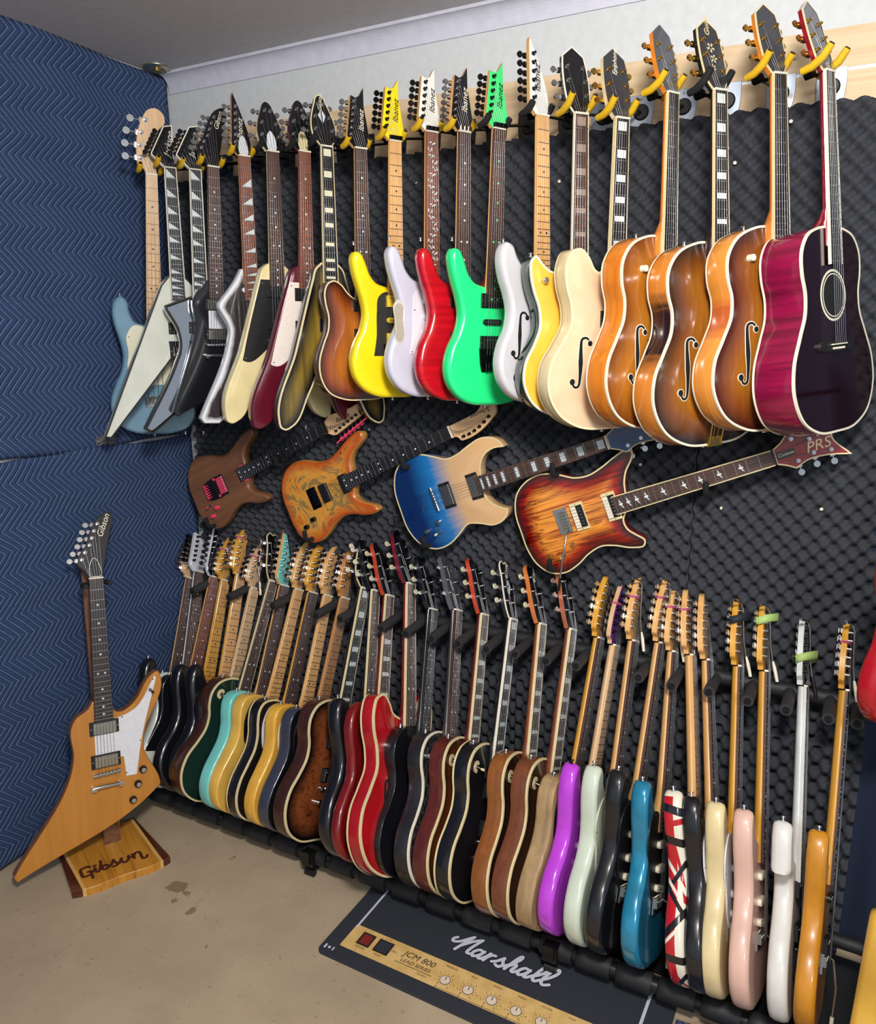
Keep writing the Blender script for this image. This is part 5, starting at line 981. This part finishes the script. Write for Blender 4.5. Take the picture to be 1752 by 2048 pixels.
ST = [
 e(379, 1158, 'strat', BLK2, BLK2, 'strat', 'black double-horned guitar at the far left end of the floor rack', neck=MAPLEP, fb=ROSE, pus=[(.30, 'single'), (.24, 'single'), (.19, 'single')], guard=('strat', BLKP), bridge='trem'),
 e(396, 1145, 'tele', paint((222, 224, 212)), paint((222, 224, 212)), 'pointy', 'white guitar with white headstock in the rack, behind the wooden angular guitar', neck=WHITEG, fb=ROSE, hface=WHITEG, pus=[(.31, 'black'), (.20, 'black')], hw=BM, bridge='tom', T=.040),
 e(427, 1155, 'tele', BLK2, BLK2, 'pointycreep', 'black guitar with dark rosewood fretboard, next to the white one in the rack', neck=MAPLE, fb=ROSER, hface=BLACK, hmat=WHITEG, pus=[(.30, 'black')], logo=('Ibanez', .026, 0, .09, 84, IVORY)),
 e(448, 1162, 'strat', BLK2, BLK2, 'strat', 'black guitar with yellowed maple neck and pink band round its headstock, leftmost such pair', neck=MAPLEY, fb=MAPLEY, inmat=BLKP, pus=[(.30, 'single'), (.24, 'single'), (.19, 'single')], bridge='trem', band=1),
 e(478, 1152, 'strat', BLK2, BLK2, 'tele', 'black guitar with orange-maple neck and pink band, second such pair', neck=MAPLEY, fb=MAPLE, inmat=BLKP, pus=[(.30, 'single'), (.24, 'single'), (.19, 'single')], bridge='trem', band=1),
 e(507, 1177, 'tele', BLK2, BLK2, 'strat', 'black guitar with pale maple neck and a chrome arm tied to the headstock', neck=MAPLEP, fb=MAPLEP, inmat=BLKP, pus=[(.31, 'single'), (.20, 'single')], bridge='ash', band=1, arm=1),
 e(538, 1162, 'lp', DGREEN, DBRN, 'book', 'dark green topped guitar with brown sides and cream binding', neck=BLACK, fb=ROSE, fbind=CREAM, hface=BLACK, hbind=CREAM, bind=CREAM, pus=[(.30, 'nick', CREAM), (.20, 'nick', CREAM)], switch=(-.09, .37, CREAM, CREAM)),
 e(566, 1172, 'tele', TURQ, TURQ, 'pointycreep', 'turquoise guitar with matching turquoise headstock', neck=MAPLE, fb=ROSE, hface=TURQ, hmat=MAPLE, pus=[(.31, 'single'), (.20, 'single')], bridge='ash'),
 e(595, 1180, 'tele', BUTT, BUTT, 'tele', 'butterscotch yellow guitar with plain sides in the rack, right of the turquoise one', neck=MAPLE, fb=MAPLE, inmat=BLKP, pus=[(.31, 'single'), (.20, 'single')], bridge='ash', guard=('tele', BLKP), s=1.02),
 e(623, 1186, 'tele', BLK2, BLK2, 'tele', 'black guitar with double cream binding, between two butterscotch bodies', neck=MAPLEY, fb=ROSE, bind=CREAM, bind2=CREAM, pus=[(.31, 'single'), (.20, 'single')], bridge='ash', guard=('tele', WHITEP)),
 e(653, 1192, 'tele', BUTW, BUTW, 'tele', 'butterscotch wood guitar with an f-hole in the rack', neck=MAPLE, fb=MAPLE, inmat=BLKP, pus=[(.31, 'single'), (.20, 'single')], bridge='ash', guard=('tele', WHITEP), fh=(DARK, IVORY, (-1,))),
 e(687, 1197, 'tele', BLK2, paint((58, 62, 78), .3, .7), 'tele', 'black guitar with slate-grey sides and a pink band on its maple headstock', neck=wood((196, 138, 74), (170, 112, 54)), fb=wood((176, 124, 72), (150, 100, 54)), inmat=BLKP, pus=[(.31, 'single'), (.20, 'single')], bridge='ash', guard=('tele', BLKP), band=1),
 e(720, 1177, 'lp', QUILT, DBRN, 'arrow', 'quilted brown guitar with thick cream binding and V-notched headstock', neck=BLACK, fb=EBONY, inlay='blocks', fbind=CREAM, hface=BLACK, hbind=CREAM, bind=CREAM, pus=[(.30, 'nick', BLKP), (.20, 'nick', BLKP)], tbut=IVORY),
 e(747, 1183, 'strat', BLK2, BLK2, 'book', 'glossy black guitar between the quilted brown and the cherry one', neck=BLACK, fb=ROSE, fbind=CREAM, hface=BLACK, pus=[(.30, 'black'), (.20, 'black')], tbut=IVORY, fbm=1),
 e(775, 1193, 'sg', CHERRY, CHERRY, 'book', 'cherry red thin-edged guitar with pointed horns and orange-red headstock side', neck=wood((120, 26, 20), (90, 16, 14)), fb=ROSE, inlay='trap', fbind=CREAM, hface=BLACK, hmat=wood((196, 66, 34), (160, 48, 26)), pus=[(.30, 'nick'), (.20, 'nick')], tbut=TUL),
 e(811, 1170, 'es', RED335, RED335, 'crown', 'bright red semi-hollow guitar with double cream binding and f-hole', neck=CHERRY, fb=ROSE, fbind=CREAM, hface=BLACK, hmat=wood((120, 20, 40), (90, 12, 30)), bind=CREAM, bind2=CREAM, pus=[(.34, 'chrome'), (.22, 'chrome')], fh=(DARK, plain((150, 30, 36), .5), (-1, 1)), knobs=[(-.05, .13), (-.08, .10)], kn='chrome', tbut=TUL, s=1.02),
 e(855, 1220, 'lp', BLK2, BLK2, 'book', 'plain worn black guitar with black headstock, right of the red semi-hollow', neck=BLACK, fb=EBONY, hface=BLACK, pus=[(.30, 'chrome', BLKP), (.20, 'chrome', BLKP)], tbut=TUL, T=.042),
 e(904, 1222, 'lp', CRACK, paint((40, 40, 44), .4, .4, .2), 'book', 'black crackle-finished guitar with thin cream edge and grey headstock', neck=paint((60, 58, 60)), fb=ROSE, hface=paint((70, 70, 74)), hmat=paint((88, 88, 94)), bind=IVORY, pus=[(.30, 'black', BLKP), (.20, 'black', BLKP)], knobs=[(-.10, .36)], kn='chrome', tbut=BLKMET),
 e(957, 1230, 'lp', LPTOP, MAROON, 'book', 'maroon-sided sunburst guitar with cream binding and orange-red headstock side', neck=wood((110, 36, 22), (84, 24, 16)), fb=ROSE, inlay='trap', fbind=CREAM, hface=BLACK, hmat=wood((200, 70, 40), (160, 52, 30)), bind=CREAM, pus=[(.30, 'nick', CREAM), (.20, 'nick', CREAM)], switch=(-.092, .365, CREAM, CREAM), tbut=TUL),
 e(1014, 1239, 'lp', BLK2, BLK2, 'book', 'black guitar with double cream binding and block fret markers', neck=BLACK, fb=EBONY, inlay='blocks', fbind=IVORY, hface=BLACK, hbind=IVORY, bind=CREAM, bind2=CREAM, pus=[(.30, 'nick', BLKP), (.20, 'nick', BLKP)], switch=(-.092, .365, CREAM, CREAM), tbut=TUL, logo=('Gibson', .020, 0, .150, 80, IVORY), ex='dia'),
 e(1072, 1249, 'lp', DTOP, LBRN, 'book', 'light brown sided guitar with cream binding and orange headstock side', neck=wood((140, 76, 36), (112, 56, 26)), fb=ROSE, inlay='trap', fbind=CREAM, hface=BLACK, hmat=wood((206, 118, 50), (176, 92, 38)), bind=CREAM, pus=[(.30, 'nick', CREAM), (.20, 'nick', CREAM)], switch=(-.092, .365, CREAM, CREAM), tbut=TUL, logo=('Gibson', .020, 0, .150, 80, IVORY)),
 e(1132, 1259, 'lp', DTOP, RLBRN, 'book', 'reddish brown sided guitar with cream binding, left of the raw wood one', neck=wood((132, 70, 40), (104, 50, 28)), fb=ROSE, inlay='trap', fbind=CREAM, hface=BLACK, hmat=wood((170, 96, 62), (140, 74, 48)), bind=CREAM, pus=[(.30, 'nick', CREAM), (.20, 'nick', CREAM)], switch=(-.092, .365, CREAM, CREAM), knobs=[(-.05, .11), (-.09, .10)]),
 e(1196, 1277, 'tele', RAWW, RAWW, 'tele', 'raw weathered wood guitar in the rack, left of the purple one', neck=MAPLEY, fb=ROSE, pus=[(.31, 'single', BLKP), (.20, 'single', BLKP)], bridge='ash', guard=('tele', BLKP), T=.048),
 e(1227, 1292, 'strat', PURP, PURP, 'strat', 'bright purple guitar with sparkly purple headstock', neck=MAPLEP, fb=MAPLEP, inmat=BLKP, hface=paint((112, 44, 130)), hmat=MAPLEP, pus=[(.30, 'single'), (.24, 'single'), (.19, 'single')], bridge='trem', hw=BM, noarm=1, band=1, btn=BLKMET),
 e(1265, 1283, 'strat', SURF, SURF, 'strat', 'pale seafoam guitar in the rack, between the purple and the worn black ones', neck=MAPLE, fb=ROSE, guard=('strat', plain((210, 214, 190), .4, 'mint')), pus=[(.30, 'single', CREAM), (.24, 'single', CREAM), (.19, 'single', CREAM)], bridge='trem', band=1, arm=1),
 e(1318, 1287, 'strat', BLK2, RELIC, 'strat', 'worn black guitar with orange wood showing at its edge, black pickguard', neck=MAPLE, fb=ROSE, guard=('strat', BLKP), pus=[(.30, 'single', IVORY), (.24, 'single', IVORY), (.19, 'single', IVORY)], bridge='trem', band=1, arm=1),
 e(1344, 1305, 'strat', BLUEM, BLUEM, 'strat', 'metallic blue guitar in the rack', neck=MAPLE, fb=ROSE, guard=('strat', BLKP), pus=[(.30, 'single', IVORY), (.24, 'single', IVORY), (.19, 'single', IVORY)], bridge='trem', band=1, arm=1),
 e(1380, 1312, 'strat', STRIPE, STRIPE, 'strat', 'red guitar with white and black stripes in the rack', neck=MAPLE, fb=MAPLE, inmat=BLKP, pus=[(.20, 'black')], bridge='floyd', hw=CHROME, band=1),
 e(1413, 1322, 'strat', BLK2, BLK2, 'strat', 'glossy black guitar right of the striped one in the rack', neck=MAPLE, fb=ROSE, guard=('strat', WHITEP), pus=[(.30, 'single'), (.24, 'single'), (.19, 'single')], bridge='trem'),
 e(1475, 1334, 'strat', VANI, VANI, 'strat', 'vanilla cream guitar with a black pad strapped to its headstock', neck=MAPLEY, fb=ROSE, guard=('strat', WHITEP), pus=[(.30, 'single'), (.24, 'single'), (.19, 'single')], bridge='trem', arm=1, pad='k'),
 e(1528, 1344, 'strat', PINKG, PINKG, 'strat', 'shell pink guitar with a green strap on its headstock', neck=MAPLEY, fb=ROSE, pus=[(.30, 'single', IVORY), (.24, 'single', IVORY), (.19, 'single', IVORY)], bridge='trem', arm=1, pad='g'),
 e(1606, 1374, 'slab', OFFW, OFFW, 'tele', 'off-white guitar with white neck and a green strap on its headstock', neck=paint((220, 222, 220)), fb=paint((214, 214, 208)), inmat=BLKP, inlay='dots', hface=paint((220, 222, 220)), pus=[(.30, 'black'), (.20, 'black')], bridge='floyd', hw=BM, arm=2, pad='g'),
 e(1688, 1382, 'strat', OCRE, OCRE, 'strat', 'ochre orange guitar with maple neck at the right end of the rack', neck=MAPLEY, fb=ROSE, pus=[(.30, 'single', BLKP), (.19, 'black')], bridge='trem', band=1, arm=1),
 e(1772, 1392, 'strat', paint((214, 164, 60)), paint((214, 164, 60)), 'strat', 'golden yellow guitar standing in front of the right rack end, cut off by the edge', neck=MAPLE, fb=MAPLE, inmat=BLKP, pus=[(.30, 'single')], bridge='trem'),
]
HORN = [298, 325, 339, 362, 392, 417, 441, 473, 496, 530, 562, 593, 635, 677, 716, 752, 796, 849, 894, 944, 1010, 1060, 1109, 1144, 1189, 1238, 1286, 1348, 1384, 1433, 1489, 1567, 1639]
BANDM = plain((206, 92, 140), .5, 'rubber'); GRNM = plain((176, 206, 120), .6, 'green_felt')
for i, d in enumerate(ST):
    px = d.pop('px'); k = d.pop('k'); top = d.pop('top'); side = d.pop('side'); head = d.pop('head'); lab = d.pop('lab')
    band, arm, pad = d.pop('band', 0), d.pop('arm', 0), d.pop('pad', 0); d.pop('noarm', 0); d.pop('fbm', 0); d.pop('s', 1); ex = d.pop('ex', None)
    N = onY(*px, YNS); B = Vector((N.x, YB, ZB))
    if 'standing in front' in lab: N = onY(1860, 1462, -.34); B = Vector((onY(1800, 1700, -.66).x, -.66, .018))
    hp_ = {'strat': (-.126, .462), 'tele': (-.10, .405), 'lp': (-.085, .42), 'es': (-.12, .478), 'sg': (-.10, .45), 'slab': (-.13, .466)}[k]
    if i < len(HORN):
        for it in range(6):                        # the rack lets the bodies slide sideways: set the foot so the shoulder stands at its place
            yd = (N - B).normalized(); nn = Vector((math.sin(math.radians(85)), -math.cos(math.radians(85)), 0)); zd = (nn - yd * nn.dot(yd)).normalized(); xd = yd.cross(zd); sc = (N - B).length / SH[k][1]
            P_ = B + (xd * hp_[0] + yd * hp_[1]) * sc - zd * SH[k][5] / 2; t_ = onY(HORN[i], 1500, P_.y); T_ = CAM + (P_ - CAM)
            f_ = lambda v: (lambda r, dpt: 876 + FPX * r / dpt)((v - CAM).dot(Vector((math.cos(YAW), math.sin(YAW), 0))), (v - CAM).dot(Vector((-math.sin(YAW) * math.cos(PITCH), math.cos(YAW) * math.cos(PITCH), -math.sin(PITCH)))))
            B.x += (HORN[i] - f_(P_)) / 640 / .5 * .8
    R = guitar('electric_guitar', lab, 'electric guitar', SG_, k, N, B, math.radians(85), top, side, head, extra=splitdiamond if ex == 'dia' else None, fine=False, **d)
    M = R.matrix_basis; L = SH[k][1]; sc = M.to_scale().x; body_ = lab
    zf = SH[k][5] / 2 + (.005)
    short = re.split(r',| and | round | showing| with a | at the | cut off| standing', lab)[0]
    def W3(x, y, z): return M @ Vector((x, L + y, zf + z))
    if band:
        y = .118 if head == 'strat' else .14; m = MB(); x0, x1 = leftx(head_poly(head), y); q = [W3(x, y + .004, z) for x, z in ((x0 - .001, -.024), (x0 - .002, -.004), ((x0 + x1) / 2, .002), (x1 + .002, -.004), (x1 + .001, -.022), ((x0 + x1) / 2, -.026), (x0 - .001, -.024))]
        m.tube(q, .0016, 6, cap=False); m.tube([p + Vector((0, 0, .004)) for p in q[::-1]], .0014, 6, cap=False)
        o = link('rubber_band', m.mesh('rubber_band', [BANDM])); tag(o, 'pink rubber band round the headstock of the ' + short, 'rubber band', 'pink rubber bands on headstocks')
    if arm:
        m = MB(); q = [W3(-.07, .172, -.008), W3(-.030, .170, .006), W3(-.022, .155, .010), W3(-.010, .07, .012), W3(.004, .030, .016)]
        m.tube(q, .0024, 8); m.tube([q[-1], W3(.008, .012, .02), W3(.014, -.022, .026)], [.003, .0052, .0048], 10, 1); m.tube([q[0], W3(-.05, .172, -.004)], .004, 8)
        o = link('tremolo_arm', m.mesh('tremolo_arm', [CHROME, BLKP if arm == 2 else IVORY])); tag(o, 'tremolo arm tied to the headstock of the ' + short, 'tremolo arm', 'tremolo arms tied to headstocks')
    if pad:
        y = .125 if i % 2 else .135; yy = y if pad == 'k' or k != 'slab' else .075
        m = MB(); q = [W3(x, yy + dy, z) for x, dy, z in ((-.045, -.004, -.016), (-.03, .006, .008), (.0, .014, .026), (.028, .008, .022), (.036, -.006, -.004), (.02, -.002, -.028), (-.02, 0, -.028), (-.045, -.004, -.016))]
        m.tube(q, .012, 4, r2=.14); 
        V0 = []; up = (M.to_3x3() @ Vector((0, 1, 0))).normalized()
        m = MB(); vs = [p + up * w_ for p in q for w_ in (-.011, .011)]; m.add(vs, [(2*a_, 2*a_+1, 2*a_+3, 2*a_+2) for a_ in range(len(q) - 1)], 0, True)
        o = link('velcro_strap' if pad == 'g' else 'foam_pad', m.mesh('velcro_strap', [GRNM if pad == 'g' else plain((30, 34, 46), .7)])); md = o.modifiers.new('s', 'SOLIDIFY'); md.thickness = .003
        tag(o, ('green felt strap' if pad == 'g' else 'black foam pad') + ' round the headstock of the ' + short, 'strap' if pad == 'g' else 'pad')


# ------------------------------------------------------------------ floor mat printed like an amplifier front
MR = empty('floor_mat', 'black floor mat printed like an amplifier panel with white script', 'mat', loc=(1.205, -.80, 0)); OX, OY = 1.205, -.80
def rr(x0, y0, x1, y1, r, n=5):
    P = []
    for cx, cy, a0 in ((x1 - r, y1 - r, 0), (x0 + r, y1 - r, PI / 2), (x0 + r, y0 + r, PI), (x1 - r, y0 + r, 1.5 * PI)): P += [(cx + r * math.cos(a0 + PI / 2 * i / n), cy + r * math.sin(a0 + PI / 2 * i / n)) for i in range(n + 1)]
    return P
m = MB(); m.prism(rr(0, 0, 1.012, .40, .022), .0005, .006, bev=.001); t = NT('mat_rubber'); n = t.noise(t.obj(), 160, 3); link('mat_base', m.mesh('mat_base', [t.fin(t.ramp(n, [(.3, (36, 39, 47)), (.7, (46, 50, 58))]), .75)]), MR)
MW = plain((206, 208, 222), .7, 'mat_print'); MK = plain((34, 30, 24), .8, 'mat_ink')
m = MB(); stroke(m, [(.057, .150), (.057, .155), (.057, .345), (.058, .350)], .0075, 0, .0064); stroke(m, [(.057, .352), (.2, .353), (.55, .364), (.75, .356), (.936, .348)], .0085, 0, .0064); stroke(m, [(.938, .350), (.938, .30), (.936, .16), (.936, .15)], .0085, 0, .0064); link('printed_outline', m.mesh('printed_outline', [MW]), MR)
t = NT('gold_print'); n = t.noise(t.obj((3, 3, 3)), 9, 4); n2 = t.noise(t.obj(), 220, 2); c = t.ramp(n, [(.3, (206, 166, 98)), (.7, (224, 188, 122))]); c = t.mix(t.math('MULTIPLY', t.math('GREATER_THAN', n2, .62), .3), c, (170, 130, 70))
m = MB(); m.prism(rr(.052, .052, .942, .150, .004), .005, .0063); link('printed_panel', m.mesh('printed_panel', [t.fin(c, .7)]), MR)
def sq(x0, y0, x1, y1, mt, z=.0066): m = MB(); m.prism(rr(x0, y0, x1, y1, .002), .006, z); link('printed_switch', m.mesh('printed_switch', [mt]), MR)
sq(.090, .082, .136, .134, MK); sq(.097, .089, .129, .127, plain((128, 34, 26), .7), .0068); sq(.150, .082, .202, .134, MK); sq(.157, .089, .195, .127, plain((40, 48, 58), .7), .0068)
def mtx(s, x, y, size, mt=MK, sh=0.0, nm='printed_lettering'): return text(nm, s, size, mt, MR, Matrix.Translation((x, y, .0066)), shear=sh, ext=.0001)
mtx('I', .113, .141, .010); mtx('POWER', .113, .073, .0095); mtx('LOW', .176, .141, .0095); mtx('HIGH', .176, .073, .0095); mtx('STBY', .214, .108, .0080)
mtx('JCM 800', .296, .119, .030, sh=.25); mtx('LEAD SERIES', .296, .093, .0185, sh=.25); mtx('STUDIO', .330, .070, .0085, sh=.2)
m = MB(); m.box((.296, .0805, .0064), (.125, .0018, .0004)); link('printed_line', m.mesh('printed_line', [MK]), MR)
for i, nme in enumerate(['PRESENCE', 'BASS', 'MIDDLE', 'TREBLE', 'VOLUME', 'GAIN']):
    x = .400 + .074 * i; y = .088; m = MB(); m.disc((x, y, .006), .0165, .0008, 26, 0); m.disc((x, y, .006), .0148, .0010, 26, 1); m.box((x, y + .006, .0072), (.0022, .012, .0004), 0)
    for a in range(11): b = math.radians(230 - a * 28); m.box((x + .0225 * math.cos(b), y + .0225 * math.sin(b), .0064), (.004, .0012, .0004), 0, None) if a % 1 == 0 else 0
    link('printed_knob', m.mesh('printed_knob', [MK, plain((226, 208, 188), .7)]), MR); mtx(nme, x - .002, .137, .0085)
    mtx('10', x + .017, .065, .0070)
    for n_, a in ((2, 200), (4, 140), (6, 60), (8, -10)): mtx(str(n_), x + .031 * math.cos(math.radians(a)), y + .029 * math.sin(math.radians(a)), .0068)
m = MB()
for i in range(5): m.box((.385 + .074 * i, .062, .0064), (.0012, .022, .0004))
m.box((.60, .0515 + .004, .0064), (.44, .0012, .0004)); link('printed_line', m.mesh('printed_line', [MK]), MR)
MAR = [[(.15,1.55),(-.02,1.3),(.15,1.05),(.6,1.25),(1.0,1.85),(1.22,2.15)],[(1.22,2.15),(1.02,1.3),(.85,.38)],[(.95,.9),(1.5,1.75),(1.98,2.15)],[(1.98,2.15),(1.8,1.2),(1.8,.55),(2.1,.5)],
       [(2.8,1.15),(2.45,1.2),(2.2,.8),(2.4,.42),(2.75,.7),(2.9,1.2)],[(2.9,1.15),(2.8,.55),(3.05,.45),(3.3,.85),(3.4,1.25)],[(3.42,1.25),(3.42,1.0),(3.35,.42)],[(3.40,.80),(3.58,1.15),(3.85,1.22)],[(3.95,.62),(4.25,.85),(4.55,1.35)],
       [(4.55,1.35),(4.62,1.05),(4.85,.7),(4.68,.4),(4.35,.5)],[(4.75,.5),(5.2,.9),(5.6,1.7),(5.55,2.1),(5.38,1.8),(5.2,.42)],[(5.22,.75),(5.55,1.2),(5.75,1.05),(5.7,.55),(5.92,.45),(6.2,.85)],
       [(6.78,1.15),(6.42,1.2),(6.17,.8),(6.37,.42),(6.72,.7),(6.87,1.2)],[(6.87,1.15),(6.77,.55),(7.0,.45),(7.35,.9)],[(7.3,.75),(7.72,1.2),(7.98,1.85),(7.85,2.2),(7.55,1.95),(7.42,1.3),(7.42,.7),(7.66,.42),(7.98,.70)],[(7.98,.70),(8.42,1.2),(8.70,1.85),(8.56,2.2),(8.26,1.95),(8.12,1.3),(8.12,.7),(8.40,.40),(8.80,.62)]]
m = MB(); u = .0375
for s_ in MAR: stroke(m, [(.335 + p[0] * u + .3 * p[1] * u, .190 + p[1] * u * 1.08) for p in s_], .0160, .006, .0061)
link('printed_script_shadow', m.mesh('printed_script_shadow', [plain((12, 13, 16), .8)]), MR)
m = MB()
for s_ in MAR: stroke(m, [(.335 + p[0] * u + .3 * p[1] * u, .190 + p[1] * u * 1.08) for p in s_], .0100, .006, .0066)
link('printed_script', m.mesh('printed_script', [MW]), MR)
for x, y in ((.030, .030), (.975, .345)):
    m = MB(); m.disc((x, y, .006), .0045, .0012, 12); m.box((x - .014, y, .0064), (.006, .016, .0008)); m.box((x + .014, y, .0064), (.004, .014, .0008)); link('corner_print', m.mesh('corner_print', [MW]), MR)

# cloth on the floor under the right end of the rack
def fnc(X, Y): return np.stack([X, Y, .012 + .012 * (np.sin(X * 31 + Y * 9) * np.sin(Y * 37 - X * 14) + 1) + .006 * np.sin(X * 83) * np.sin(Y * 71)], -1)
t = NT('patterned_cloth'); v = t.obj(); vo = t.noise(v, 26, 3, .6, 2.5); ob = link('floor_cloth', grid_mesh('floor_cloth', np.linspace(2.225, 3.2, 90), np.linspace(-.80, -.535, 40), fnc, t.fin(t.ramp(vo, [(.42, (34, 38, 62)), (.5, (92, 100, 130)), (.56, (40, 46, 76))]), .9)))
tag(ob, 'crumpled dark blue patterned cloth on the floor under the right end of the rack', 'cloth')
def fnd(X, Y): return np.stack([X, Y, .004 + .002 * (np.sin(X * 21) * np.sin(Y * 27) + 1)], -1)  # added sheet, its dark colour stands in for shade under the rack
ob = link('shade_sheet', grid_mesh('shade_sheet', np.linspace(1.0, 3.3, 90), np.linspace(-.395, -.07, 30), fnd, plain((20, 21, 26), .9, 'painted_shade'))); tag(ob, 'added dark sheet painting shade on the floor under the right half of the rack', 'sheet')

# ------------------------------------------------------------------ red guitar at the right edge
m = None
q = onY(1780, 1440, -.30); s = 1.0
R = guitar('electric_guitar', 'glossy red guitar hanging low at the right edge of the picture', 'electric guitar', None, 'strat', q + Vector((.03, 0, .805 * s)), q + Vector((.03, 0, 0)), math.radians(60), paint((170, 14, 30)), paint((170, 14, 30)), 'strat', neck=MAPLE, fb=MAPLE, inmat=BLKP, guard=('strat', paint((226, 222, 214))), pus=[(.30, 'single'), (.24, 'single'), (.19, 'single')], bridge='trem')
RH = empty('guitar_hanger', 'black wall hanger of the low red guitar at the right edge', 'hanger', 'guitar hangers on the batten', loc=(q.x + .03, -.06, q.z + .815))
m = MB(); m.tube([(0, .06, 0), (0, -.20, 0)], .006, 8); link('arm', m.mesh('arm', [BLKMET]), RH)
m = MB(); m.tube([(-.04, -.20, 0), (.04, -.20, 0)], .006, 8); link('yoke', m.mesh('yoke', [BLKMET]), RH)

# lettering becomes plain mesh
bpy.context.view_layer.update(); dg = bpy.context.evaluated_depsgraph_get()
for o in [o for o in bpy.data.objects if o.type == 'FONT']:
    me = bpy.data.meshes.new_from_object(o.evaluated_get(dg)); n_ = o.name; lb = o.get('label')
    q = bpy.data.objects.new('tmp', me); COL.objects.link(q); q.parent = o.parent; q.matrix_basis = o.matrix_basis; nm = n_.split('.')[0]
    bpy.data.objects.remove(o); q.name = nm; me.name = nm
    if lb: q['label'] = lb
